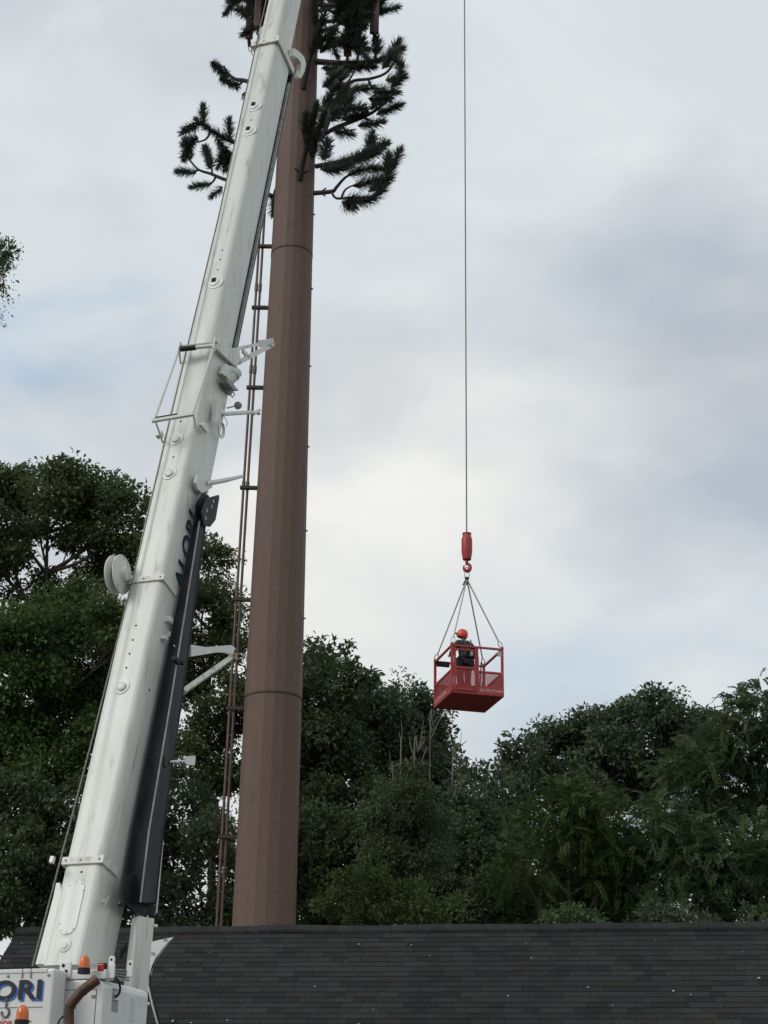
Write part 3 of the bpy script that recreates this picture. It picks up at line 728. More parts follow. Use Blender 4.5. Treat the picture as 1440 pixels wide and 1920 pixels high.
def side_stuff():
    P = lambda x, y, pp=.06: bp(on_side(x, y, pp)[0], pp, on_side(x, y, pp)[1])
    # winder drum and motor
    c = P(437, 705, .10); b = MB(); b.lathe(c, (ba - bn * .2 + br_ * .5).normalized(), [(.07, -.17), (.105, -.16), (.105, -.05), (.085, -.04), (.085, .02), (.105, .03), (.10, .12), (.06, .16)], 18); o = b.build('winch_motor', WHITE, crane, smooth=True)
    b = MB(); b.prism([P(418, 683), P(436, 690), P(434, 697), P(446, 700), P(444, 712), P(430, 722), P(418, 706), P(410, 700)], br_ * .05); b.build('winch_plate', WHITE2, o)
    b = MB(); b.prism([P(412, 706), P(436, 734), P(426, 732), P(414, 718)], br_ * .12); b.build('winch_foot', GREYM, o)
    b = MB(); b.tube([P(437, 735), P(440, 740), P(436, 745), P(432, 740)], .012, 6); b.build('winch_shackle', WHITE, o)
    # grey slot plate under the drum
    b = MB(); b.prism([P(416, 712, .01), P(434, 735, .01), P(430, 742, .01), P(413, 728, .01)], br_ * .03); b.build('slot_plate', GREYM, base)
    # pivot arm with a work light
    b = MB(); b.tube([P(408, 772), P(424, 776), P(470, 773)], [.045, .036, .036], 8); b.tube([P(470, 773), P(476, 775), P(487, 769)], [.036, .04, .03], 8); o = b.build('rest_arm', WHITE, crane, smooth=True)
    b = MB(); b.box(P(484, 774), ba, bn, br_, .03, .09, .06); b.build('arm_clevis', WHITE2, o)
    b = MB(); b.tube([P(426, 765), P(438, 762)], .014, 6); b.lathe(P(446, 760), bn * -1 + ba * .2, [(.035, -.05), (.065, -.03), (.07, .03), (.05, .05)], 8); b.build('work_light', GREYM, o)
    b = MB(); b.prism([P(400, 748), P(406, 756), P(404, 768), P(410, 780), P(404, 790), P(396, 792), P(398, 770)], br_ * .05); b.build('hinge_plate', WHITE, o)
    # cable coil
    b = MB()
    for k in range(4):
        cc = P(413 + k, 804 + k, .08 + .01 * k); r_ = .12 + .010 * k
        b.tube([cc + ba * (r_ * math.sin(a)) + bn * (r_ * .75 * math.cos(a)) for a in [j * 6.2832 / 18 for j in range(19)]], .008, 5)
    b.tube(wig([P(420, 780), P(426, 792), P(424, 800)], 4), .008, 5); b.build('cable_coil', WHITE2, crane)
    b = MB(); b.prism([P(372, 797), P(380, 793), P(388, 806), P(384, 812)], br_ * .05); b.build('cable_clip', WHITE2, base)
    # upper jib rest
    b = MB(); b.prism([P(366, 890), P(374, 898), P(388, 903), P(394, 914), (P(384, 920)), P(374, 926), P(366, 918), P(362, 905)], br_ * .05)
    b.prism([P(372, 877), P(376, 896), P(370, 900)], br_ * .03); o = b.build('jib_rest_plate', WHITE, crane, bevel=.004)
    b = MB(); b.tube([P(386, 907, .10), P(420, 901, .10), P(454, 893, .12)], [.05, .045, .03], 6); b.build('jib_rest_arm', WHITE, o)
    # lower swing bracket: two arms meeting at a pin
    b = MB(); b.prism([P(352, 1209, .2), P(380, 1214, .2), P(428, 1210, .2), P(436, 1216, .2), P(430, 1228, .2), P(416, 1224, .2), P(400, 1224, .2), P(352, 1232, .2)], br_ * .06); o = b.build('swing_bracket', WHITE, crane, bevel=.005)
    b = MB(); b.tube([P(437, 1231, .2), P(343, 1297, .2)], .055, 4); b.build('swing_strut', DIRTYW, o)
    b = MB(); b.box(P(437, 1231, .22), ba, bn, br_, .10, .10, .11); b.build('strut_shoe', mat('rust_stained_steel', (0.36, 0.20, 0.10), 0.7, (0.6, 0.55, 0.45), 8), o)
    b = MB(); b.tube(wig([P(440, 1228, .2), P(452, 1226, .2), P(462, 1232, .2), P(444, 1236, .2)], 4), .006, 4); b.build('tie_wire', GALV, o)
    # boxes on the side by the lettering
    for x, y, w_, h_ in ((317, 1163, .10, .09), (308, 1197, .09, .06), (320, 1190, .05, .10)):
        b = MB(); b.box(P(x, y, .04), ba, bn, br_, h_, w_, .10); b.build('sensor_box', WHITE2, base, bevel=.008)
    # flag plate sticking out beside the jib
    q0, q1 = P(320, 1428, .36), P(347, 1427, .36)
    b = MB(); b.tube([q0, q1], .018, 6); b.prism([P(345, 1422, .36), P(350, 1418, .36), P(365, 1417, .36), P(363, 1435, .36), P(349, 1434, .36), P(345, 1431, .36)], br_ * .02); o = b.build('flag_plate', WHITE2, crane)
    b = MB(); b.box(P(308, 1430, .30), ba, bn, br_, .13, .10, .06); b.build('flag_mount', GREYJ, o)
    # slim white pole at the right of the jib
    b = MB(); b.tube([P(305, 1575, .30), P(293, 1712, .30)], .016, 6); b.build('guide_rod', WHITE2, crane)
side_stuff()
# stowed swing-away jib on the right flank
def jib():
    ST = [(978, 364, 374, 386, .10), (1310, 297, 321, 341, .22), (1560, 248, 279, 306, .27), (1692, 226, 263, 292, .31)]
    rows = []
    for y, x1, x2, x3, w_ in ST:
        t1, v1 = on_side(x1, y, .07); t2_, v2 = on_side(x2, y, .07 + w_); t3_, v3 = on_side(x3, y, .07 + w_)
        rows.append((bp(t1, .07, v1), bp(t2_, .07 + w_, v2), bp(t3_, .07 + w_, v3), bp(t1, .07, v1 - (v2 - v3))))
    m = MB(); m.cur = 0
    for a, b_ in zip(rows, rows[1:]):
        o = len(m.v); m.v += [*a, *b_]
        for k in range(4):
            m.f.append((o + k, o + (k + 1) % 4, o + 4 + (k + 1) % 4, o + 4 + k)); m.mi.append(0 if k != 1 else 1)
    m.v += [*rows[0]]; m.f.append(tuple(range(len(m.v) - 4, len(m.v)))); m.mi.append(0)
    m.v += [*rows[-1]]; m.f.append(tuple(range(len(m.v) - 4, len(m.v)))); m.mi.append(0)
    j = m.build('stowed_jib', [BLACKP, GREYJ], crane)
    e1 = MB(); e1.tube([r_[1] for r_ in rows], .014, 6); e1.build('jib_edge', GREYM, j)
    e1 = MB(); e1.tube([r_[2] for r_ in rows], .014, 6); e1.build('jib_edge', GREYJ, j)
    e1 = MB(); e1.tube([r_[0] for r_ in rows], .014, 6); e1.build('jib_edge', GREYJ, j)
    P = lambda x, y, pp=.2: bp(on_side(x, y, pp)[0], pp, on_side(x, y, pp)[1])
    # head plates with slots
    h = MB(); h.prism([P(386, 934), P(408, 928), P(409, 934), P(402, 975), P(392, 988), P(380, 986), P(376, 960)], br_ * .025); hp_ = h.build('jib_head_plate', GREYJ, j, bevel=.004)
    for x, y in ((397, 950), (388, 957), (400, 940), (386, 972)):
        k = MB(); k.lathe(P(x, y, .226), br_, [(.022, -.004), (.022, .003)], 10, sy=1.5); k.build('plate_slot', MATS['galvanised_steel'], hp_)
    h = MB(); h.prism([P(366, 945, .09), P(380, 925, .09), P(390, 930, .09), P(378, 990, .09), P(362, 985, .09)], br_ * .025); h.build('jib_head_plate', BLACKP, j)
    h = MB(); h.tube([P(372, 952, .1), P(376, 970, .1)], .05, 10); h.tube([P(384, 922, .05), P(378, 934, .15), P(372, 950, .12)], .03, 7); h.build('jib_pin', BLACKP, j, smooth=True)
    # foot plate with lugs
    f_ = MB(); f_.prism([P(224, 1690, .22), P(232, 1640, .22), P(268, 1640, .22), P(268, 1688, .22), P(282, 1694, .22), P(294, 1712, .22), P(290, 1718, .22), P(258, 1716, .22), P(250, 1722, .22), P(246, 1708, .22), P(234, 1696, .22), P(226, 1700, .22)], br_ * .03)
    fo = f_.build('jib_foot_plate', BLACKP, j, bevel=.004)
    for x, y in ((223, 1693), (264, 1690), (251, 1718), (290, 1714)):
        k = MB(); k.lathe(P(x, y, .23), br_, [(.045, 0), (.045, .05), (.03, .06)], 12); k.build('pin_lug', GREYJ, fo, smooth=True)
        k = MB(); k.lathe(P(x, y, .292), br_, [(.018, 0), (.018, .003)], 8); k.build('pin', GREYM, fo)
    cl = MB(); cl.box(P(330, 1238, .36), ba, bn, br_, .07, .16, .06); cl.box(P(340, 1241, .36), ba, bn, br_, .05, .12, .05); cl.build('jib_latch', RUBBER, j)
    cl = MB(); cl.box(P(327, 1211, .32), ba, bn, br_, .015, .05, .004); cl.build('jib_label', WHITE2, j)
jib()
# lettering on the flank, reading up the boom
tl0, vl0 = on_side(326, 1090, 0); tl1, vl1 = on_side(357, 952, 0)
lx = ba; ly = bn
if lx.cross(ly).dot(br_) < 0: ly = -bn
sz = (tl1 - tl0) / 3.1
lettering('boom_lettering', 'ALORI', sz, bp(tl0, .004, (vl0 + vl1) / 2 - sz * .68), lx, ly, INK, base, offset=.012, space=1.12, ext=.002)
lettering('boom_lettering_shade', 'ALORI', sz, bp(tl0 - .03, .0015, (vl0 + vl1) / 2 - sz * .73), lx, ly, CYAN, base, offset=.012, space=1.12, ext=.001)

# boom head with sheaves, high above the frame
hm = MB(); hm.box(bp(tT - .3, -BW / 2, -BH / 2 - .05), br_, bn, ba, .5, .95, .8); bh = hm.build('boom_head', WHITE, crane, bevel=.03)
hs = MB(); shc = Vector((CAB.x, CAB.y, bp(tT, 0, 0).z)) - bf * .26; hs.lathe(shc - br_ * .03, br_, [(.2, 0), (.26, .01), (.23, .03), (.26, .05), (.2, .06)], 24); hs.build('head_sheave', GREYM, bh, smooth=True)
# hoist rope: drum -> along the boom -> head sheave -> down to the ball
BALL_TOP = at(875, 1001, 39.4)
rp = MB()
rpts = []
for y, p, v in ((1830, -BW + .10, .36), (1400, -BW + .10, .18), (1085, -BW + .11, .09), (785, -BW + .12, .08), (655, -BW + .13, .07), (400, -BW + .14, .03), (60, -BW + .12, .05)):
    rpts.append(bp(T_of(y), p, v))
rpts.append(bp(tT - .2, -BW / 2, .15)); top = bp(tT, -BW / 2, .1); rpts.append(Vector((CAB.x, CAB.y, top.z + .28)))
rp.tube(rpts, .014, 6, cap=False)
rp.tube([rpts[-1], Vector((CAB.x, CAB.y, top.z)), BALL_TOP + Z * .02], .019, 6)
rp.build('hoist_rope', ROPE, crane, smooth=True)

# ------------------------------------------------------------------ crane superstructure
cr_ = br_; cf = bf                                            # right / forward, horizontal
CB = at(100, 1812, 20.9)                                      # top right corner of the counterweight's rear face
def cb(a, b, z): return CB + cr_ * a + cf * b + Z * z
m = MB(); m.box(cb(-1.33, .16, -.42), cr_, cf, Z, 2.7, .32, .80); cw_ = m.build('counterweight', WHITE2, crane, bevel=.03)
m = MB(); m.box(cb(-1.35, .004, -.045), cr_, cf, Z, 2.55, .03, .05); m.build('counterweight_lip', WHITE2, cw_, bevel=.008)
for a in (-.30, -.42):
    m = MB(); m.box(cb(a, -.01, -.075), cr_, cf, Z, .012, .012, .11); m.build('lifting_slot', GREYM, cw_)
sx = 2.45
for nm, dx, dz, mm_, bb in (('sign_lettering_shadow', .024, -.022, BLUE, -.008), ('sign_lettering', 0, 0, INK, -.014)):
    lettering(nm, 'ALORI', .315, cb(-.11 + dx, bb, -.375 + dz), cr_, Z, mm_, cw_, offset=.008, space=1.02, align='RIGHT', ext=.002, wide=1.32)
lettering('sign_script', 'Crane Service, Inc.', .155, cb(-.22, -.012, -.70), cr_, Z, REDT, cw_, shear=.35, align='RIGHT', ext=.002)
m = MB(); hk = [(-.60, -.42), (-.60, -.47), (-.56, -.50), (-.56, -.56), (-.60, -.585), (-.65, -.56), (-.655, -.52)]
m.tube(wig([cb(a, -.012, z) for a, z in hk], 4), .014, 6); m.tube([cb(-.60, -.012, -.40), cb(-.60, -.012, -.37)], .024, 6); m.build('sign_hook_emblem', GREYT, cw_)
m = MB(); m.box(cb(-.50, -.006, -.475), cr_, cf, Z, .8, .004, .005); m.build('sign_rule', GREYT, cw_)
# bumper bar below the sign with the lower beacon
m = MB(); m.box(cb(-1.2, -.02, -.845), cr_, cf, Z, 2.4, .10, .06); bb_ = m.build('bumper_bar', WHITE2, crane, bevel=.01)
m = MB(); m.box(cb(-1.2, .45, -1.15), cr_, cf, Z, 2.4, .8, .5); m.build('counterweight_tray', WHITE2, crane, bevel=.03)
def beacon(pos, s=1.0):
    m = MB(); m.lathe(pos, Z, [(.078 * s, 0), (.078 * s, .065 * s), (.07 * s, .07 * s)], 16); o = m.build('beacon_base', RUBBER, crane, smooth=True)
    m = MB(); m.lathe(pos + Z * .07 * s, Z, [(.068 * s, 0), (.068 * s, .05 * s), (.060 * s, .10 * s), (.042 * s, .135 * s), (.015 * s, .15 * s)], 18); m.build('beacon_lens', AMBER, o, smooth=True)
# engine housing and turntable frame
EH = at(108, 1838, 21.3)
def eh(a, b, z): return EH + cr_ * a + cf * b + Z * z
m = MB()
loop = []
for (a, z_) in ((0, -1.4), (.66, -1.4), (.66, -.10), (.63, -.03), (.56, 0), (.04, 0), (0, -.03)): loop.append(eh(a, 0, z_))
m.prism(loop, cf * 1.2); tb = m.build('engine_housing', WHITE2, crane, bevel=.03)
m = MB(); m.box(eh(.30, .10, .06), cr_, cf, Z, .74, .22, .115); dk = m.build('rear_deck', WHITE2, crane, bevel=.012)
m = MB(); m.box(eh(.655, .06, .10), cr_, cf, Z, .20, .03, .17); m.build('lamp_panel', WHITE2, dk, bevel=.006)
m = MB(); m.box(eh(.11, -.02, .12), cr_, cf, Z, .16, .03, .20); m.build('valve_plate', WHITE2, dk, bevel=.008)
for a, z_ in ((.085, .17), (.13, .10)):
    k = MB(); k.lathe(eh(a, -.036, z_), -cf, [(.022, 0), (.022, .006)], 10); k.build('bolt_hole', HOLE, dk)
b1 = at(157, 1826, 21.0); beacon(b1)
b2 = at(40, 1925, 20.4); beacon(b2, 1.12)
q = at(190, 1814, 21.1); m = MB(); m.box(q, cr_, cf, Z, .085, .05, .085); rl = m.build('marker_lamp', REDL, crane, bevel=.012)
m = MB(); m.box(q + cf * .03, cr_, cf, Z, .11, .03, .11); m.build('lamp_bezel', RUBBER, rl)
# right side recess, step treads, lugs
m = MB(); m.box(eh(.662, .30, -.22), cf, Z, cr_, .16, .28, .012); st = m.build('step_recess', GREYM, crane, bevel=.02)
for z_ in (-.14, -.20):
    k = MB(); k.box(eh(.675, .30, z_), cf, Z, cr_, .10, .04, .03); k.build('step_tread', WHITE2, st)
for x, y, h_ in ((209, 1800, .14), (244, 1808, .15)):
    k = MB(); c = at(x, y, 21.3); k.prism([c + cr_ * a + Z * z_ for a, z_ in ((-.035, -h_), (.035, -h_), (.04, .02), (.025, .05), (-.025, .05), (-.04, .02))], cf * .03); o = k.build('lifting_lug', WHITE2, crane, bevel=.004)
    k = MB(); k.lathe(c + Z * .005, -cf, [(.016, 0), (.016, .004)], 10); k.build('lug_hole', HOLE, o)
k = MB(); c = at(228, 1828, 21.5)
for j in range(4): k.box(c + Z * (.05 - j * .035), cf, Z, cr_, .26, .018, .10)
k.build('step_grating', GREYM, crane)
# tall mast plate right of the boom foot
P = lambda x, y, pp: bp(on_side(x, y, pp)[0], pp, on_side(x, y, pp)[1])
m = MB(); a0, a1, a2 = P(247, 1722, .22), P(258, 1718, .42), P(290, 1722, .42); c0, c1, c2 = P(222, 1930, .22), P(238, 1930, .42), P(272, 1930, .42)
m.hexa([c0, c1, c2, c2 - cr_ * .2, a0, a1, a2, a2 - cr_ * .2]); mp_ = m.build('mast_plate', WHITE, crane, bevel=.01)
for y in (1736, 1882):
    k = MB(); k.tube([P(287 if y < 1800 else 272, y, .42), P(294 if y < 1800 else 279, y, .44)], .022, 8); k.build('mast_pin', WHITE2, mp_, smooth=True)
# curved guard plate and hoses at the far right
D_ = 22.6
gl = [(326, 1757), (300, 1762), (284, 1766), (280, 1830), (284, 1812), (291, 1797), (303, 1780), (314, 1768)]
m = MB(); m.prism([at(x, y, D_) for x, y in gl], cf * .05); gpz = m.build('curved_guard', WHITE2, crane)
for x, y in ((310, 1762), (287, 1788)):
    k = MB(); k.lathe(at(x, y, D_) - cf * .002, -cf, [(.03, 0), (.03, .008)], 10, sy=.6); k.build('guard_hole', GREYM, gpz)
m = MB(); m.tube(wig([at(x, y, D_ + .02) for x, y in ((327, 1757), (303, 1779), (288, 1805), (281, 1834), (290, 1880), (301, 1925))], 4), .016, 6); m.build('guard_edge', RUBBER, gpz, smooth=True)
m = MB(); m.tube(wig([at(x, y, D_ + .05) for x, y in ((278, 1850), (286, 1885), (297, 1925))], 4), .013, 6); m.build('hose', WHITE2, crane, smooth=True)
m = MB()
for k in range(3): m.tube(wig([at(x, y, 24.0) for x, y in ((240 - k, 1768 + 6 * k), (232, 1776 + 6 * k), (224, 1788 + 6 * k))], 4), .012, 6)
m.build('hose', RUBBER, crane, smooth=True)
# exhaust stack
m = MB(); ex = [at(x, y, 20.75) for x, y in ((130, 1935), (130, 1893), (134, 1882), (150, 1862), (158, 1855), (183, 1836))]
m.tube(ex, [.058, .058, .06, .062, .064, .064], 14); xo = m.build('exhaust_pipe', EXH, crane, smooth=True)
m = MB(); dd = (ex[-1] - ex[-2]).normalized(); m.lathe(ex[-1] - dd * .01, dd, [(.055, 0), (.055, .013)], 14); m.build('pipe_mouth', HOLE, xo)
for i in (1, 3):
    m = MB(); dd = (ex[i + 1] - ex[i]).normalized(); m.lathe(ex[i] + dd * .03, dd, [(.069, 0), (.069, .02)], 14); m.build('pipe_clamp', EXH, xo)
m = MB(); m.tube(wig([at(x, y, 20.8) for x, y in ((108, 1925), (112, 1912), (121, 1904))], 4), .012, 6); m.build('hose', RUBBER, crane)
for a0, z0, a1, z1 in ((.10, -.12, .10, -1.3), (.56, -.12, .56, -1.3), (.10, -.12, .56, -.12)):
    k = MB(); A_, B_ = eh(a0, -.001, z0), eh(a1, -.001, z1); d = (B_ - A_).normalized(); k.box((A_ + B_) / 2, d, cf.cross(d), cf, (B_ - A_).length, .007, .004); k.build('panel_gap', HOLE, tb)
for z_ in (-.20, -.62):
    k = MB(); k.box(eh(.52, -.008, z_), cr_, cf, Z, .05, .02, .035); k.build('panel_latch', GREYM, tb, bevel=.004)
k = MB(); k.tube([eh(.662, .75, -.16), eh(.70, .75, -.17), eh(.70, .75, -.42), eh(.662, .75, -.43)], .012, 6); k.build('grab_handle', WHITE2, tb)
for a, z_ in ((-.05, -.10), (-.05, -.72), (-.62, -.10)):
    k = MB(); k.lathe(cb(a, -.002, z_), -cf, [(.02, 0), (.02, .012), (.01, .016)], 6); k.build('bolt', GREYM, cw_)
k = MB(); k.tube(wig([eh(.66, .15, .05), eh(.74, .2, .0), eh(.72, .3, -.12), eh(.68, .25, -.2)], 4), .014, 6); k.build('hose', RUBBER, crane, smooth=True)
# turntable, carrier and wheels below the frame
TC = CB + cf * 2.2 - cr_ * .2; zt = EH.z - 1.4
m = MB(); m.lathe((TC.x, TC.y, 1.55), Z, [(.8, 0), (.8, zt - 1.55 + .02)], 28); m.box((TC.x, TC.y, zt + .1), cr_, cf, Z, 2.2, 3.4, .25); m.build('turntable', GREYM, crane)
m = MB(); m.box((TC.x - 1.5, TC.y - .2, 1.28), X, Y, Z, 12.5, 2.5, .55); car = m.build('carrier_deck', WHITE2, crane, bevel=.05)
for i in range(5):
    for sgn in (-1, 1):
        k = MB(); k.lathe((TC.x - 6.2 + i * 2.35, TC.y - .2 + sgn * 1.02, .55), Y, [(.3, -.18), (.52, -.18), (.55, -.14), (.55, .14), (.52, .18), (.3, .18)], 28); wh = k.build('wheel', RUBBER, crane, smooth=True)
        k = MB(); k.lathe((TC.x - 6.2 + i * 2.35, TC.y - .2 + sgn * 1.02, .55), Y, [(.1, -.17), (.3, -.12), (.3, .12), (.1, .17)], 20); k.build('rim', WHITE2, wh, smooth=True)

# ------------------------------------------------------------------ hook ball
BT, BBm = at(875, 1001, 39.4), at(875.5, 1050, 39.4)
BT.y = BBm.y = 39.4
px = mpp(875, 1020, 39.4)
ball = thing('hook_ball', (BBm.x, 39.4, BBm.z), 'red overhaul ball with hook hanging on the hoist rope', 'crane hook')
hgt = BT.z - BBm.z
m = MB(); m.lathe(BBm, Z, [(6.5 * px, 0), (8 * px, .01), (9.8 * px, hgt * .26), (10.2 * px, hgt * .30), (10.2 * px, hgt * .78), (9.2 * px, hgt * .86), (8 * px, hgt * .89), (8 * px, hgt * .97), (7.4 * px, hgt)], 22)
m.build('weight', RED, ball, smooth=True)
m = MB(); m.lathe(BBm + Z * hgt * .985, Z, [(8.6 * px, 0), (8.6 * px, .022)], 20); m.build('weight_collar', REDD, ball, smooth=True)
HK = BBm
m = MB(); m.tube([HK + Z * .02, HK - Z * .07], .035, 10)
hc = HK + Vector((0.0, 0, -.20))
pts = [HK - Z * .04 + X * (-.01)]; rr = [.035]
for a, r_ in ((100, .036), (70, .040), (30, .045), (-10, .05), (-50, .052), (-90, .05), (-130, .042), (-165, .034), (165, .022), (150, .012)):
    aa = math.radians(a); pts.append(hc + X * (.085 * math.cos(aa)) + Z * (.10 * math.sin(aa))); rr.append(r_)
m.tube(pts, rr, 10); m.build('hook', RED, ball, smooth=True)
m = MB(); m.tube([hc + X * -.07 + Z * .03, hc + X * -.015 + Z * .095], .010, 6); m.build('safety_latch', GALV, ball)

# ------------------------------------------------------------------ work basket
nD = at(846, 1298, 39.4)                                     # near left bottom corner
bang = math.radians(14.2)
bx = Vector((math.cos(bang), math.sin(bang), 0)); by = Vector((-math.sin(bang), math.cos(bang), 0))
KW, KD, KH = 1.37, 1.56, 1.25
basket = thing('work_basket', (nD + bx * KW / 2 + by * KD / 2), 'red steel personnel basket hanging from the crane hook', 'basket')
def kb(a, b, z): return nD + bx * a + by * b + Z * z
def bar(a, b_, w_, name='rail', mm_=RED, parent=None, d_=None):
    a, b_ = Vector(a), Vector(b_); x, y, z_ = frame(b_ - a, Z if abs((b_ - a).normalized().z) < .9 else bx)
    if abs((b_ - a).normalized().z) > .9: x, y = bx, by
    m = MB(); m.box((a + b_) / 2, x, y, z_, w_, d_ or w_, (b_ - a).length); return m.build(name, mm_, parent or basket, bevel=.004)
for a, b_ in ((0, 0), (KW, 0), (0, KD), (KW, KD)):
    sgx = .03 if a == 0 else -.03; sgy = .03 if b_ == 0 else -.03
    bar(kb(a + sgx, b_ + sgy, .02), kb(a + sgx, b_ + sgy, KH), .06, 'corner_post')
DW = .68                                                     # door width, on the near side from the left corner
bar(kb(DW, .025, .05), kb(DW, .025, KH - .06), .055, 'door_post')
bar(kb(.095, .005, .08), kb(.095, .005, KH - .08), .05, 'door_stile')
bar(kb(DW - .05, .0, .08), kb(DW - .05, .0, KH - .1), .035, 'door_stile')
bar(kb(.12, .004, KH - .12), kb(DW - .07, .004, KH - .12), .035, 'door_rail')
bar(kb(.12, .004, .66), kb(DW - .07, .004, .66), .05, 'door_rail')
bar(kb(.12, .004, .10), kb(DW - .07, .004, .10), .05, 'door_rail')
zt_ = KH - .02
bar(kb(.06, .03, zt_), kb(KW - .06, .03, zt_), .05, 'top_rail'); bar(kb(.06, KD - .03, zt_), kb(KW - .06, KD - .03, zt_), .05, 'top_rail')
bar(kb(.03, .06, zt_), kb(.03, KD - .06, zt_), .05, 'top_rail'); bar(kb(KW - .03, .06, zt_), kb(KW - .03, KD - .06, zt_), .05, 'top_rail')
bar(kb(.06, .07, zt_ - .10), kb(KW - .06, KD - .09, zt_ - .10), .001, 'grab_line', SLING) if False else None
MZ = .60
bar(kb(DW + .03, .03, MZ), kb(KW - .06, .03, MZ), .05, 'mid_rail'); bar(kb(.06, KD - .03, MZ), kb(KW - .06, KD - .03, MZ), .05, 'mid_rail')
bar(kb(.03, .06, MZ), kb(.03, KD - .06, MZ), .05, 'mid_rail'); bar(kb(KW - .03, .06, MZ), kb(KW - .03, KD - .06, MZ), .05, 'mid_rail')
m = MB(); m.box(kb(KW / 2, KD / 2, .03), bx, by, Z, KW, KD, .06); fl = m.build('floor', REDD, basket, bevel=.005)
# toe boards
for a0, b0, a1, b1 in ((.06, .012, KW - .06, .012), (.06, KD - .012, KW - .06, KD - .012), (.012, .06, .012, KD - .06), (KW - .012, .06, KW - .012, KD - .06)):
    A_, B_ = kb(a0, b0, .14), kb(a1, b1, .14); m = MB(); d = (B_ - A_).normalized(); m.box((A_ + B_) / 2, d, d.cross(Z), Z, (B_ - A_).length, .012, .17); m.build('toe_board', RED, basket)
# expanded-metal infill: real diagonal strands
def mesh_panel(p00, ex, ez_, wd, ht, pitch=.034, strand=.0105):
    m = MB(); nrm = ex.cross(ez_).normalized()
    for sg in (1, -1):
        n_ = int((wd + ht) / pitch) + 1
        for i in range(n_):
            if sg > 0: u0, u1 = i * pitch - ht, i * pitch; pa, pb = (u0, 0), (u1, ht)
            else: pa, pb = (i * pitch, 0), (i * pitch - ht, ht)
            (ua, va), (ub, vb) = pa, pb
            def clip(u, v, uo, vo):
                if u < 0: v = v + (0 - u) * (vo - v) / (uo - u); u = 0
                if u > wd: v = v + (wd - u) * (vo - v) / (uo - u); u = wd
                return u, v
            if max(ua, ub) <= 0 or min(ua, ub) >= wd: continue
            ca, cb2 = clip(ua, va, ub, vb), clip(ub, vb, ua, va)
            A_ = p00 + ex * ca[0] + ez_ * ca[1]; B_ = p00 + ex * cb2[0] + ez_ * cb2[1]
            if (B_ - A_).length < .01: continue
            d = (B_ - A_).normalized(); o_ = nrm * (.002 * sg)
            m.box((A_ + B_) / 2 + o_, d, nrm.cross(d), nrm, (B_ - A_).length, strand, .003)
    return m.build('mesh_panel', RED, basket)
mesh_panel(kb(.10, .0, .12), bx, Z, DW - .16, .52)
mesh_panel(kb(DW + .03, .02, .22), bx, Z, KW - DW - .09, .36)
mesh_panel(kb(.06, KD - .02, .22), bx, Z, KW - .12, .36)
mesh_panel(kb(.02, .06, .22), by, Z, KD - .12, .36)
mesh_panel(kb(KW - .02, .06, .22), by, Z, KD - .12, .36)
lettering('stencil_lettering', 'ALORI CRANE', .098, kb(DW + .05, .0, .095), bx, Z, STENC, basket, ext=.001, offset=.001, space=.98)
lettering('stencil_lettering', 'ALORI CRANE', .15, kb(.0, KD - .10, .09), -by, Z, STENC, basket, ext=.001, space=1.1)
m = MB(); m.box(kb(KW - .11, -.005, KH - .15), bx, by, Z, .11, .01, .13); m.build('data_plate', GALV, basket)
# things fixed on the rails
m = MB(); m.box(kb(.22, KD - .09, zt_ - .06), bx, by, Z, .34, .10, .13); tb_ = m.build('rail_tool_tray', RUBBER, basket, bevel=.01)
# shackles and slings
sling = thing('lifting_bridle', at(875, 1078, 39.4), 'four-leg cable bridle joining hook to basket corners', 'sling')
RING = at(875.5, 1086, 39.4); RING.y = 39.4
m = MB(); rc = (hc + RING) / 2 - Z * .03; hh = (hc.z - .10 - RING.z) / 2 + .09
m.tube([rc + X * (.055 * math.cos(a)) + Z * (hh * math.sin(a)) for a in [k * 6.2832 / 20 for k in range(21)]], .013, 7); m.build('master_link', GALV, sling, smooth=True)
m = MB(); m.tube([RING + X * -.04 + Z * .03, RING + X * .04 + Z * .03], .035, 8); m.tube([RING + Z * .03, RING + X * -.10 - Z * .16], .02, 6); m.tube([RING + Z * .02, RING - Z * .15], .02, 6); m.build('cable_grip', RUBBER, sling)
for a, b_ in ((.03, .03), (KW - .03, .03), (.03, KD - .03), (KW - .03, KD - .03)):
    c = kb(a, b_, KH + .02)
    d = (RING - c).normalized()
    m = MB(); m.lathe(kb(a, b_, KH - .0), Z, [(.045, 0), (.045, .03), (.03, .05)], 10); m.build('lifting_eye', RED, basket, smooth=True)
    m = MB(); sx_ = d.cross(Y).normalized(); q = c + d * .10
    m.tube([q + sx_ * (.045 * math.cos(t_)) + d * (.085 * math.sin(t_)) for t_ in [k * 6.2832 / 14 for k in range(15)]], .012, 6); m.build('shackle', GALV, sling, smooth=True)
    m = MB(); m.tube([c + d * .17, RING], .019, 6); m.build('sling_leg', SLING, sling, smooth=True)
# gear carried in the basket
gb = MB(); gc = kb(.88, .62, .06); gb.lathe(gc, Z, [(.13, 0), (.15, .28), (.145, .28)], 16); gb.build('b', REDD) if False else None
bk = thing('tool_bucket', kb(1.02, .95, .06), 'grey tool bucket with leaning bars in the basket corner', 'bucket')
m = MB(); m.lathe(kb(1.02, .95, .06), Z, [(.13, 0), (.16, .36), (.165, .37), (.15, .37)], 18); m.build('pail', GREYM, bk, smooth=True)
for i, (da, db, h_) in enumerate(((.03, 0, 1.15), (-.05, .02, 1.0), (.09, .05, .95), (-.02, -.05, 1.25))):
    m = MB(); m.tube([kb(1.02, .95, .1), kb(1.02 + da * 2.2, .95 + db * 2, h_)], .018, 7); m.build('bar', GALV if i % 2 else RUBBER, bk, smooth=True)
hr = thing('rope_coil', kb(.72, 1.06, .9), 'dark coil of rope hung on the far basket rail', 'rope')
m = MB()
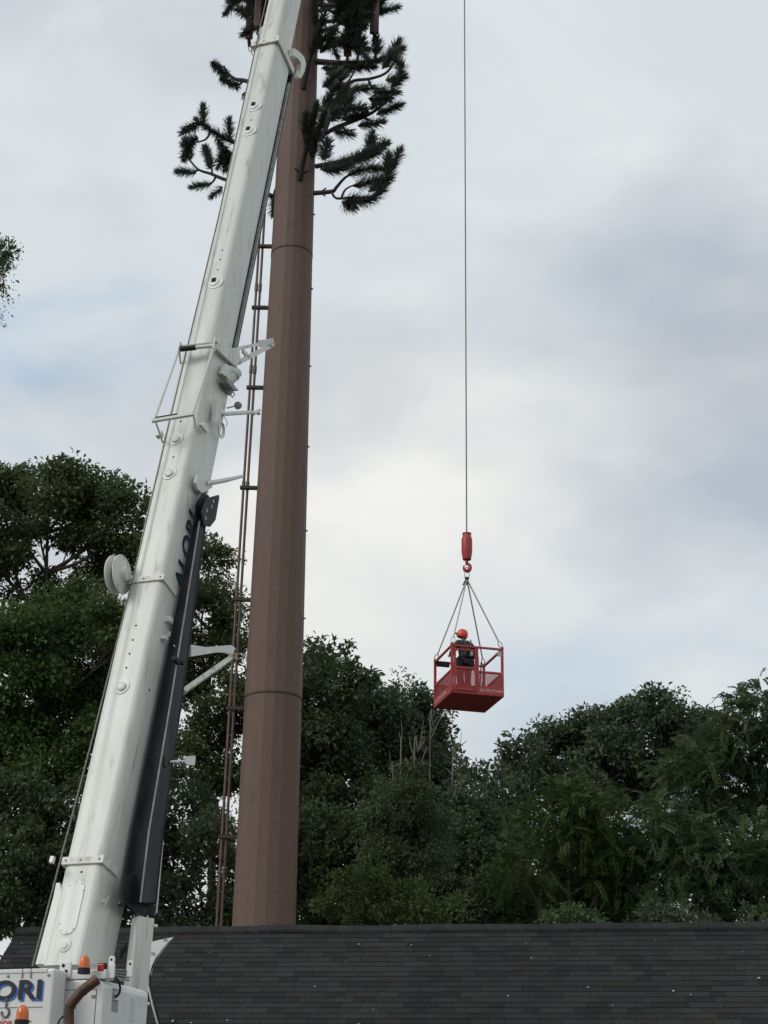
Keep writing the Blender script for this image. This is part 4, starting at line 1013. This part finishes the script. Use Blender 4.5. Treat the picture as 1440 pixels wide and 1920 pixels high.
for k in range(6):
    cc = kb(.80 + .012 * k, KD - .10, .90); m.tube([cc + bx * (.10 * math.cos(a)) + Z * (.24 * math.sin(a)) for a in [j * 6.2832 / 16 for j in range(17)]], .014, 5)
m.build('coil', RUBBER, hr)
gs = thing('folded_tarp', kb(.72, 1.02, 1.0), 'pale grey tarp draped over the far basket rail', 'tarp')
m = MB(); 
tp = [kb(.52 + .06 * i, KD - .03 + (.035 if k in (0,) else -.035), z_) for i in range(5) for k, z_ in ((0, .92 - .03 * (i % 2)), (0, KH + .015), (1, KH + .02), (1, .98 - .05 * ((i + 1) % 2)))]
fs = []
for i in range(4):
    for k in range(3): fs.append((i * 4 + k, i * 4 + k + 1, i * 4 + 5 + k, i * 4 + 4 + k))
m.add(tp, fs); o = m.build('cloth', GALV, gs, smooth=True); sm = o.modifiers.new('thick', 'SOLIDIFY'); sm.thickness = .01

# ------------------------------------------------------------------ the worker in the basket
PC = kb(.52, .55, .06)                                       # between the feet
person = thing('person', PC, 'worker in orange hard hat and dark jacket standing in the red basket', 'person')
pf = (by * .96 - bx * .28).normalized(); pr = Vector((pf.y, -pf.x, 0))      # facing away from the camera
def pp(r_, f_, z_): return pr * r_ + pf * f_ + Z * z_
def skin_obj(name, verts, edges, radii, m, parent, root=0, sub=2):
    me = bpy.data.meshes.new(name); me.from_pydata(verts, edges, []); me.materials.append(m)
    o = bpy.data.objects.new(name, me); COL.objects.link(o); o.parent = parent
    sk = o.modifiers.new('skin', 'SKIN'); sk.use_smooth_shade = True; sk.branch_smoothing = .6
    for i, r_ in enumerate(radii):
        d = me.skin_vertices[0].data[i]; d.radius = (r_, r_) if not isinstance(r_, tuple) else r_; d.use_root = (i == root)
    ss = o.modifiers.new('sub', 'SUBSURF'); ss.levels = ss.render_levels = sub
    return o
JT = dict(pel=pp(0, 0, .95), waist=pp(0, .01, 1.10), chest=pp(0, .03, 1.32), neck0=pp(0, .03, 1.49), neck=pp(-.01, .045, 1.52), head=pp(-.03, .07, 1.60), crown=pp(-.035, .06, 1.69),
          hipL=pp(-.10, 0, .90), kneeL=pp(-.12, .05, .50), ankL=pp(-.13, .0, .09), toeL=pp(-.15, .17, .04),
          hipR=pp(.10, 0, .90), kneeR=pp(.13, .06, .50), ankR=pp(.14, .0, .09), toeR=pp(.17, .17, .04),
          shL=pp(-.19, .02, 1.43), elL=pp(-.29, .10, 1.18), wrL=pp(-.20, .34, 1.16), haL=pp(-.16, .43, 1.18),
          shR=pp(.19, .02, 1.43), elR=pp(.36, .04, 1.17), wrR=pp(.22, .27, 1.06), haR=pp(.13, .36, 1.09))
RAD = dict(pel=.13, waist=.125, chest=.15, neck0=.075, neck=.055, head=.085, crown=.075, hipL=.09, kneeL=.062, ankL=.042, toeL=.035, hipR=.09, kneeR=.062, ankR=.042, toeR=.035,
           shL=.07, elL=.045, wrL=.03, haL=.036, shR=.07, elR=.045, wrR=.03, haR=.036)
EDG = [('pel', 'waist'), ('waist', 'chest'), ('chest', 'neck0'), ('neck0', 'neck'), ('neck', 'head'), ('head', 'crown'),
       ('pel', 'hipL'), ('hipL', 'kneeL'), ('kneeL', 'ankL'), ('ankL', 'toeL'), ('pel', 'hipR'), ('hipR', 'kneeR'), ('kneeR', 'ankR'), ('ankR', 'toeR'),
       ('chest', 'shL'), ('shL', 'elL'), ('elL', 'wrL'), ('wrL', 'haL'), ('chest', 'shR'), ('shR', 'elR'), ('elR', 'wrR'), ('wrR', 'haR')]
def skinned(name, keys, edges, grow, m, parent, extra=()):
    vs = [JT[k] for k in keys]; ix = {k: i for i, k in enumerate(keys)}
    es = [(ix[a], ix[b_]) for a, b_ in edges if a in ix and b_ in ix]; rr_ = [RAD[k] + grow for k in keys]
    for frm, pos, r_ in extra:
        vs.append(pos); rr_.append(r_); es.append((ix[frm] if isinstance(frm, str) else len(keys) + frm, len(vs) - 1))
    return skin_obj(name, vs, es, rr_, m, parent)
fing = []; n0 = 0
for side, sg in (('haL', 1), ('haR', -1)):
    h0 = JT[side]; fd = (JT[side] - JT['wr' + side[-1]]).normalized(); sdv = fd.cross(Z).normalized()
    for i, (off, ln) in enumerate(((-.03, .065), (-.01, .078), (.012, .072), (.032, .055))):
        b0 = h0 + sdv * off + fd * .04
        fing.append((side, b0, .009)); k = len(fing) - 1
        fing.append((k, b0 + fd * ln * .55 - Z * .012, .0085)); fing.append((k + 1, b0 + fd * ln * .8 - Z * .04, .008))
    fing.append((side, h0 - sdv * .045 * sg - fd * .01, .011)); k = len(fing) - 1
    fing.append((k, h0 - sdv * .06 * sg + fd * .035 - Z * .01, .009))
nose = [('head', JT['head'] + (-pr * .75 + pf * .65).normalized() * .105 - Z * .005, .014)]
body = skinned('body', list(JT), EDG, 0, SKIN, person, fing + nose)
jk = skinned('jacket', ['pel', 'waist', 'chest', 'neck0', 'shL', 'elL', 'wrL', 'shR', 'elR', 'wrR'], EDG, .036, NAVY, person)
tr = skinned('trousers', ['pel', 'hipL', 'kneeL', 'ankL', 'hipR', 'kneeR', 'ankR'], EDG, .022, TROUS, person)
for s_ in 'LR':
    skinned('boot', ['ank' + s_, 'toe' + s_], EDG, .014, RUBBER, person)
def wpp(v): return PC + v
hd = (JT['head'] + JT['crown']) / 2
m = MB(); hdir = (-pr * .80 + pf * .60).normalized(); tilt = (Z * .93 - hdir * .36).normalized()     # looking left and up
hx = hdir - tilt * hdir.dot(tilt); hx.normalize(); hy = tilt.cross(hx)
m.lathe(wpp(hd) + tilt * -.01, tilt, [(.128, -.055), (.142, -.03), (.146, .03), (.138, .08), (.112, .13), (.07, .162), (.02, .175)], 22)
m.lathe(wpp(hd) + tilt * .06, hy, [(.012, -.012), (.012, .012)], 4)
hat = m.build('hard_hat', HATM, person, smooth=True)
k = MB(); base_p = wpp(hd) + tilt * .0
bl = [base_p + hx * (.125 * math.cos(a)) + hy * (.125 * math.sin(a)) for a in [math.radians(d) for d in range(-60, 61, 15)]]
bo = [base_p + hx * (.185 * math.cos(a) + .01) + hy * (.14 * math.sin(a)) - tilt * .012 for a in [math.radians(d) for d in range(60, -61, -15)]]
k.prism(bl + bo, tilt * .008); k.build('hat_brim', HATM, hat)
k = MB(); k.lathe(base_p - tilt * .075 - hx * .02, tilt, [(.085, 0), (.10, .04), (.105, .08)], 14); k.build('hair', HAIR, person, smooth=True)
for sg in (-1, 1):
    k = MB(); k.lathe(wpp(JT['head']) + hy * sg * .088 + hx * .0 - tilt * .01, hy * sg, [(.012, -.01), (.026, .0), (.022, .012)], 8, sx=.7, sy=1.2); k.build('ear', SKIN, person, smooth=True)
    k = MB(); k.lathe(wpp(JT['head']) + hx * .082 + hy * sg * .034 + tilt * .012, hx, [(.012, -.01), (.010, .002), (.004, .005)], 8); k.build('eye', HAIR, person, smooth=True)
k = MB(); k.box(wpp(JT['head']) + hx * .088 - tilt * .05, hy, tilt, hx, .05, .010, .012); k.build('mouth', HAIR, person)
# harness: shoulder straps, waist belt, tool pouch and a bright carabiner at the back
k = MB()
for sg in (-1, 1):
    k.tube(wig([wpp(pp(sg * .12, -.10, 1.50)), wpp(pp(sg * .07, -.165, 1.36)), wpp(pp(0, -.165, 1.25)), wpp(pp(-sg * .10, -.15, 1.08))], 4), .018, 6)
k.build('harness', HARN, person)
k = MB(); k.lathe(wpp(pp(0, .0, 1.02)), Z, [(.165, 0), (.17, .03), (.165, .06)], 20); k.build('tool_belt', RUBBER, person)
k = MB(); c = wpp(pp(.09, -.19, 1.12)); k.box(c, pr, pf, Z, .075, .03, .15); k.build('belt_pouch', GALV, person, bevel=.012)
for r_, f_, w_, h_ in ((-.20, -.02, .12, .26), (.20, -.02, .13, .28), (-.04, -.18, .12, .12)):
    k = MB(); k.box(wpp(pp(r_, f_, .88)), pr, pf, Z, w_, .09, h_); k.build('belt_bag', TROUS, person, bevel=.03)

# ------------------------------------------------------------------ trees
def leaf_mesh(name, P_, Dr, Nr, ln, wd, m, parent=None, fold=.25):
    """one four-cornered folded leaf per row: base P_, direction Dr, normal Nr"""
    n = len(P_)
    Sd = np.cross(Dr, Nr); Sd /= np.linalg.norm(Sd, axis=1, keepdims=True) + 1e-9
    ln = ln[:, None]; wd = wd[:, None]
    V = np.empty((n, 4, 3), np.float32)
    V[:, 0] = P_; V[:, 2] = P_ + Dr * ln - Nr * ln * .10
    V[:, 1] = P_ + Dr * ln * .45 + Sd * wd * .5 + Nr * wd * fold; V[:, 3] = P_ + Dr * ln * .45 - Sd * wd * .5 + Nr * wd * fold
    me = bpy.data.meshes.new(name); me.vertices.add(4 * n); me.loops.add(4 * n); me.polygons.add(n)
    me.vertices.foreach_set('co', V.ravel()); me.loops.foreach_set('vertex_index', np.arange(4 * n, dtype=np.int32))
    me.polygons.foreach_set('loop_start', np.arange(0, 4 * n, 4, dtype=np.int32))
    me.update(calc_edges=True); me.materials.append(m)
    o = bpy.data.objects.new(name, me); COL.objects.link(o)
    if parent is not None: o.parent = parent
    return o
def unit(a): return a / (np.linalg.norm(a, axis=1, keepdims=True) + 1e-9)
NLEAF = 0
def tree(name, label, cat, D, base_x, lobes, kind='oak', m='oak', dens=1.0, size=.17, tuft=.55, depth=1.0, group=None, ratio=.55, bark=BARK, bare=False, seed=None):
    """lobes: (x, y, r) in photo pixels, (x, y, r, dD) to push one back or forward"""
    global NLEAF
    rg = np.random.default_rng(seed if seed is not None else int(D * 100 + base_x) % 99991)
    b0 = at(base_x, 1730, D); root = thing(name, (b0.x, b0.y, 0), label, cat, group)
    org = np.array((b0.x, b0.y, 0.0))
    LB = []
    for l in lobes:
        dD = l[3] if len(l) > 3 else rg.uniform(-1.6, 1.6) * depth
        c = at(l[0], l[1], D + dD); LB.append((np.array(c), 1.10 * l[2] * mpp(l[0], l[1], D + dD)))
    topz = max(c[2] for c, r in LB); lowz = min(c[2] - r for c, r in LB)
    tr_ = MB(); fork = max(1.5, min(lowz + 1.0, topz * .5)); cxy = np.mean([c for c, r in LB], axis=0)
    f0 = Vector((b0.x + (cxy[0] - b0.x) * .3, b0.y + .0, fork)); f1 = Vector((cxy[0], cxy[1], topz - 1.2 * min(r for c, r in LB)))
    h = topz; r0 = .011 * h
    tpl = wig([Vector((b0.x, b0.y, 0)), Vector((b0.x + .1, b0.y, fork * .5)), f0, (f0 + f1) / 2 + Vector((rg.uniform(-.4, .4), rg.uniform(-.4, .4), 0)), f1], 4)
    n = len(tpl); tr_.tube(tpl, [r0 * (1.25 if i == 0 else 1) * (1 - .88 * i / (n - 1)) for i in range(n)], 9)
    tr_.build('trunk', bark, root, smooth=True)
    lm = MB(); Pl, Cl, Rl, Tl = [], [], [], []
    for c, r in LB:
        cv = Vector(c)
        # limb leaves the trunk below the lobe
        zt2 = max(fork * .7, c[2] - max(1.5, .9 * (Vector((cv.x, cv.y, 0)) - Vector((f0.x, f0.y, 0))).length))
        st_ = min(tpl, key=lambda q: abs(q.z - zt2)); md = st_.lerp(cv, .5) + Vector((rg.uniform(-.3, .3), rg.uniform(-.3, .3), -.25))
        lpl = wig([st_, md, cv, cv + Vector((rg.uniform(-.3, .3) * r, rg.uniform(-.3, .3) * r, .5 * r))], 3); n = len(lpl)
        lm.tube(lpl, [max(.018, r0 * .27 * (1 - .85 * i / (n - 1))) for i in range(n)], 6, cap=False)
        nt_ = max(6, int(dens * 11.5 * (r / tuft) ** 2))
        d = unit(rg.normal(size=(nt_, 3))); d[:, 2] = np.where(d[:, 2] < -.35, d[:, 2] * .5, d[:, 2]); d = unit(d)
        lump = np.array([noise.noise(Vector(q) * 1.8 + cv * .37) for q in d])
        rad = r * (.45 + .55 * rg.random(nt_) ** .5) * (1 + .36 * lump)
        T = c + d * rad[:, None]
        hol = np.array([noise.noise(Vector(q) * .62) + .5 * noise.noise(Vector(q) * 1.5) for q in T]); kp = hol > -.36 - .25 * (dens - 1) + rg.normal(size=nt_) * .10
        T = T[kp]; d = d[kp]; nt_ = len(T)
        for q, dq in zip(T[: nt_], d):
            if rg.random() < .30:
                s0 = lpl[rg.integers(2, len(lpl))]; mid_ = s0.lerp(Vector(q), .55) + Vector((0, 0, -.10))
                lm.tube([s0, mid_, Vector(q)], [.018, .011, .005], 3, cap=False)
        Tl.append(T); Cl.append(d); Rl.append(np.full(nt_, r))
    lm.build('limbs', bark, root)
    T = np.concatenate(Tl); Dl = np.concatenate(Cl); nt_ = len(T)
    sizes = tuft * rg.uniform(.5, 1.25, nt_)
    if kind == 'pinnate':
        per = np.full(nt_, 9); idx = np.repeat(np.arange(nt_), per); nfr = len(idx)
        axis = unit(Dl[idx] * .8 + unit(rg.normal(size=(nfr, 3))) * .9 + np.array((0, 0, .10)))
        st_ = T[idx] + rg.normal(size=(nfr, 3)) * sizes[idx, None] * .45
        fl_ = rg.uniform(.40, .68, nfr) * size / .17; K = 11
        sdv = unit(np.cross(axis, np.array((0, 0, 1.0)) + rg.normal(size=(nfr, 3)) * .25)); nrm = unit(np.cross(sdv, axis)); nrm = np.where(nrm[:, 2:3] < 0, -nrm, nrm)
        Ps, Ds, Ns, Ls = [], [], [], []
        for k in range(K):
            t_ = (k + .8) / K; droop = np.array((0, 0, -1.0)) * (fl_ * .38 * t_ * t_)[:, None]
            b_ = st_ + axis * (fl_ * t_)[:, None] + droop
            for sg in (-1, 1):
                dd = unit(sdv * sg + axis * .55 + np.array((0, 0, -.22)) + rg.normal(size=(nfr, 3)) * .12)
                Ps.append(b_); Ds.append(dd); Ns.append(nrm + rg.normal(size=(nfr, 3)) * .15); Ls.append(fl_ * .25 * (1 - .5 * abs(t_ - .45)))
        P_ = np.concatenate(Ps); Dr = np.concatenate(Ds); Nr = unit(np.concatenate(Ns)); Ln = np.concatenate(Ls) * rg.uniform(.8, 1.15, len(P_)); Wd = Ln * .40
    else:
        per = np.clip((104 * (tuft / .55) ** 2 * (.17 / (size * .84)) ** 1.5 * rg.uniform(.6, 1.3, nt_)), 8, 400).astype(int)
        idx = np.repeat(np.arange(nt_), per); nn = len(idx)
        off = unit(rg.normal(size=(nn, 3))) * (rg.random(nn) ** .45)[:, None] * sizes[idx, None] * np.array((1.0, 1.0, .75))
        P_ = T[idx] + off
        Dr = unit(unit(off) * .8 + Dl[idx] * .35 + rg.normal(size=(nn, 3)) * .6 + np.array((0, 0, -.30)))
        Nr = unit(np.array((0, 0, 1.0)) * .8 + unit(off) * .6 + rg.normal(size=(nn, 3)) * .55); Nr = unit(Nr - Dr * (Nr * Dr).sum(1, keepdims=True))
        Ln = size * .84 * rg.uniform(.6, 1.35, nn) * rg.uniform(.72, 1.35, nt_)[idx]; Wd = Ln * ratio * rg.uniform(.8, 1.2, nn)
    NLEAF += len(P_)
    leaf_mesh('crown', (P_ - org), Dr, Nr, Ln, Wd, LF[m], root)
    return root

tree('deciduous_tree', 'tallest open-crowned tree of the wood at far left', 'tree', 54, 90,
     [(35, 950, 62), (118, 925, 58), (175, 940, 48), (238, 948, 42), (75, 1010, 40), (215, 1005, 45), (20, 1040, 55), (150, 1000, 38), (258, 1040, 40), (5, 920, 40), (60, 1110, 40), (170, 1085, 35), (-60, 965, 52), (-120, 1020, 58), (-65, 1070, 52)], m='oak', size=.19, dens=.95)
tree('deciduous_tree', 'full leafy tree left of the crane boom below the tallest crown', 'tree', 48.5, 110,
     [(165, 1150, 62), (105, 1165, 58), (40, 1190, 62), (215, 1190, 55), (150, 1240, 70), (60, 1290, 75), (215, 1290, 60), (130, 1350, 75), (10, 1380, 70), (190, 1400, 60), (90, 1440, 70), (-55, 1220, 62), (-110, 1310, 68), (-70, 1410, 68)], m='mid', size=.16, dens=1.0)
tree('deciduous_tree', 'airy tree with sky gaps between crane boom and brown pole', 'tree', 56, 400,
     [(398, 1045, 36), (345, 1080, 45), (418, 1110, 34), (380, 1150, 45), (438, 1165, 30), (330, 1180, 45), (455, 1210, 32), (400, 1235, 45), (350, 1290, 50), (440, 1300, 42), (390, 1370, 52), (340, 1430, 55), (420, 1460, 48), (480, 1340, 45)], m='oak', size=.18, dens=.72)
tree('deciduous_tree', 'dark tree filling the lower left corner behind the crane boom', 'tree', 46, 60,
     [(30, 1500, 70), (120, 1530, 70), (60, 1600, 80), (150, 1640, 60), (20, 1690, 70), (110, 1710, 60), (-60, 1540, 68), (-125, 1620, 68), (-60, 1700, 58)], m='dark', size=.16, dens=1.0)
tree('deciduous_tree', 'dim tree with bright gaps low between jib and pole', 'tree', 50, 370,
     [(345, 1530, 52), (400, 1570, 50), (330, 1620, 55), (395, 1680, 55), (320, 1700, 45), (440, 1620, 45), (450, 1700, 45), (250, 1650, 50), (230, 1730, 45), (330, 1750, 40), (420, 1750, 40)], m='cool', size=.17, dens=.75)
tree('deciduous_tree', 'broad dark tree rising right beside the brown pole', 'tree', 56, 600,
     [(628, 1245, 42), (578, 1255, 42), (660, 1285, 42), (600, 1310, 55), (560, 1350, 50), (672, 1340, 45), (625, 1385, 62), (690, 1405, 50), (560, 1440, 55), (640, 1470, 62), (585, 1520, 55), (520, 1300, 45), (530, 1420, 50)], m='dark', size=.21, dens=1.1)
tree('deciduous_tree', 'rounded tree behind the pale dead stems left of the basket', 'tree', 58, 760,
     [(762, 1312, 40), (735, 1340, 42), (795, 1345, 36), (760, 1385, 48), (812, 1400, 34), (725, 1410, 42), (790, 1440, 48), (830, 1450, 30), (740, 1490, 52), (815, 1510, 42)], m='cool', size=.22, dens=.92)
tree('vine_tree', 'vine-covered round-topped tree in front of the dead stems', 'tree', 46, 755,
     [(758, 1488, 50), (735, 1530, 50), (785, 1530, 48), (755, 1585, 58), (800, 1600, 45), (720, 1610, 50)], m='dark', size=.12, dens=1.25, tuft=.42, depth=.5)
tree('deciduous_tree', 'small tree top under the gap between basket and right-hand wood', 'tree', 54, 890,
     [(903, 1462, 30), (880, 1500, 38), (925, 1505, 36), (865, 1550, 45), (915, 1565, 48), (880, 1620, 52), (945, 1560, 38), (930, 1640, 50)], m='cool', size=.18, dens=.9)
tree('deciduous_tree', 'large round-crowned tree against the sky right of the basket', 'tree', 64, 1150,
     [(1240, 1322, 36), (1195, 1350, 40), (1145, 1362, 36), (1095, 1372, 38), (1030, 1385, 36), (1275, 1365, 36), (985, 1420, 34), (1060, 1425, 45), (1150, 1420, 50), (1230, 1415, 46), (1310, 1365, 26), (1010, 1470, 42), (1100, 1480, 50), (1190, 1480, 50), (1280, 1430, 45), (965, 1455, 26)], m='cool', size=.24, dens=1.0)
tree('deciduous_tree', 'feathery fern-leaved tree at the far right edge', 'tree', 50, 1400,
     [(1400, 1338, 34), (1440, 1328, 36), (1368, 1358, 28), (1335, 1408, 40), (1390, 1410, 48), (1440, 1410, 48), (1300, 1450, 42), (1360, 1480, 55), (1425, 1500, 55), (1290, 1520, 48), (1250, 1490, 40), (1340, 1560, 50), (1500, 1352, 42), (1555, 1395, 50), (1510, 1465, 55), (1590, 1480, 50)], kind='pinnate', m='fern', dens=1.15)
tree('deciduous_tree', 'bright green feathery tree low in front of the large right-hand crown', 'tree', 47, 1090,
     [(1085, 1515, 48), (1040, 1540, 44), (1130, 1545, 46), (1000, 1580, 44), (1080, 1590, 55), (1165, 1590, 46), (1030, 1640, 55), (1120, 1650, 55), (985, 1650, 45), (1060, 1500, 30), (1010, 1720, 42), (1090, 1725, 45), (1160, 1710, 42)], kind='pinnate', m='mid', dens=1.1, size=.15)
tree('deciduous_tree', 'dim leafy tree low at right under the feathery edge tree', 'tree', 47, 1300,
     [(1230, 1570, 50), (1220, 1640, 55), (1300, 1610, 55), (1370, 1630, 55), (1430, 1610, 55), (1290, 1690, 52), (1380, 1700, 52), (1440, 1690, 48), (1195, 1700, 42), (1230, 1740, 40), (1330, 1745, 40), (1430, 1750, 40), (1505, 1590, 55), (1570, 1670, 55), (1620, 1590, 50), (1505, 1710, 45)], kind='pinnate', m='fern', dens=1.15, size=.16)
tree('deciduous_tree', 'shaded tree low behind the yellow-green shrub by the pole', 'tree', 52, 620,
     [(590, 1580, 60), (660, 1590, 58), (560, 1650, 60), (640, 1690, 60), (700, 1560, 48), (720, 1690, 55), (520, 1740, 45), (600, 1750, 45), (690, 1750, 45)], m='dark', size=.18, dens=1.0)
tree('deciduous_tree', 'shaded tree low in the middle right of the vine-covered tree', 'tree', 51, 880,
     [(850, 1650, 55), (920, 1700, 50), (820, 1700, 50), (870, 1590, 45), (960, 1690, 50), (800, 1750, 40), (880, 1750, 40), (950, 1750, 40)], m='dark', size=.17, dens=.85)
tree('yellow_green_shrub', 'yellow-green tall shrub showing just above the roof ridge', 'shrub', 44, 690,
     [(700, 1672, 34), (655, 1662, 26), (750, 1690, 34), (690, 1712, 36), (630, 1705, 28), (800, 1700, 30), (845, 1712, 26)], m='yellow', size=.14, dens=.8, tuft=.45)
tree('low_bush', 'small pale bush peeping over the ridge right of centre', 'shrub', 42, 1060,
     [(1040, 1728, 22), (1075, 1722, 24), (1110, 1730, 20)], m='fern', size=.12, dens=.9, tuft=.35, depth=.3)
tree('low_bush', 'small bush peeping over the ridge near the right edge', 'shrub', 42.5, 1260,
     [(1230, 1730, 20), (1265, 1728, 22), (1400, 1732, 20), (1330, 1733, 18)], m='cool', size=.12, dens=.9, tuft=.35, depth=.3)
tree('deciduous_tree', 'shaded tree behind everything in the dark gap at centre right', 'tree', 66, 960,
     [(960, 1560, 55), (1000, 1700, 60), (1180, 1690, 60), (900, 1700, 60), (1080, 1700, 60), (700, 1620, 70), (800, 1560, 60), (620, 1600, 60), (1080, 1610, 60), (1190, 1600, 60), (1300, 1600, 60), (1400, 1650, 60)], m='dark', size=.22, dens=.8)
tree('near_tree', 'dark branch tips of a tree reaching in at upper left edge', 'tree', 30, -230,
     [(-25, 500, 38), (-40, 560, 40), (-110, 480, 80), (-150, 600, 100), (-230, 520, 110), (-240, 700, 110), (-130, 720, 70), (-20, 590, 18), (10, 478, 14)], m='dark', size=.13, dens=.9, tuft=.40, depth=.4, ratio=.32)

# pale dead stems
for i, (lab, D, pts, tw) in enumerate((
        ('leftmost pale dead stem among the centre trees', 53, [(737, 1500), (733, 1450), (731, 1412)], []),
        ('tall thin bare stem second from left in the centre', 53, [(751, 1470), (752, 1400), (754, 1372), (752, 1350)], [[(752, 1390), (748, 1372)]]),
        ('leaning pale dead stem with a fork left of the basket', 52, [(776, 1445), (784, 1410), (790, 1380), (794, 1350)], [[(786, 1405), (797, 1385)], [(780, 1425), (770, 1400), (768, 1380)], [(790, 1430), (800, 1400)]]),
        ('bare twiggy snag poking into the sky under the basket', 53, [(848, 1462), (856, 1430), (863, 1395), (866, 1371)], [[(862, 1400), (876, 1388)], [(861, 1402), (857, 1392)], [(853, 1445), (874, 1432)], [(850, 1455), (836, 1440)]]),
        ('dead branching stem close under the basket corner', 56, [(806, 1400), (812, 1360), (822, 1342)], [[(808, 1385), (824, 1350), (836, 1338)], [(810, 1370), (803, 1345)]]))):
    b0 = at(pts[0][0], 1730, D); root = thing('dead_sapling', (b0.x, D, 0), lab, 'dead tree', 'pale dead stems among the trees')
    w0 = [Vector((b0.x, D, 0))] + [at(x, y, D) for x, y in pts]; pl = wig(w0, 4); n = len(pl)
    m = MB(); m.tube(pl, [.030 * (1 - .80 * k / (n - 1)) for k in range(n)], 7); m.build('stem', PALEB, root, smooth=True)
    for t_ in tw:
        m = MB(); q = wig([at(x, y, D + .02) for x, y in t_], 3); m.tube(q, [.022 * (1 - .6 * k / (len(q) - 1)) for k in range(len(q))], 5); m.build('twig', PALEB, root)
print('leaves', NLEAF)
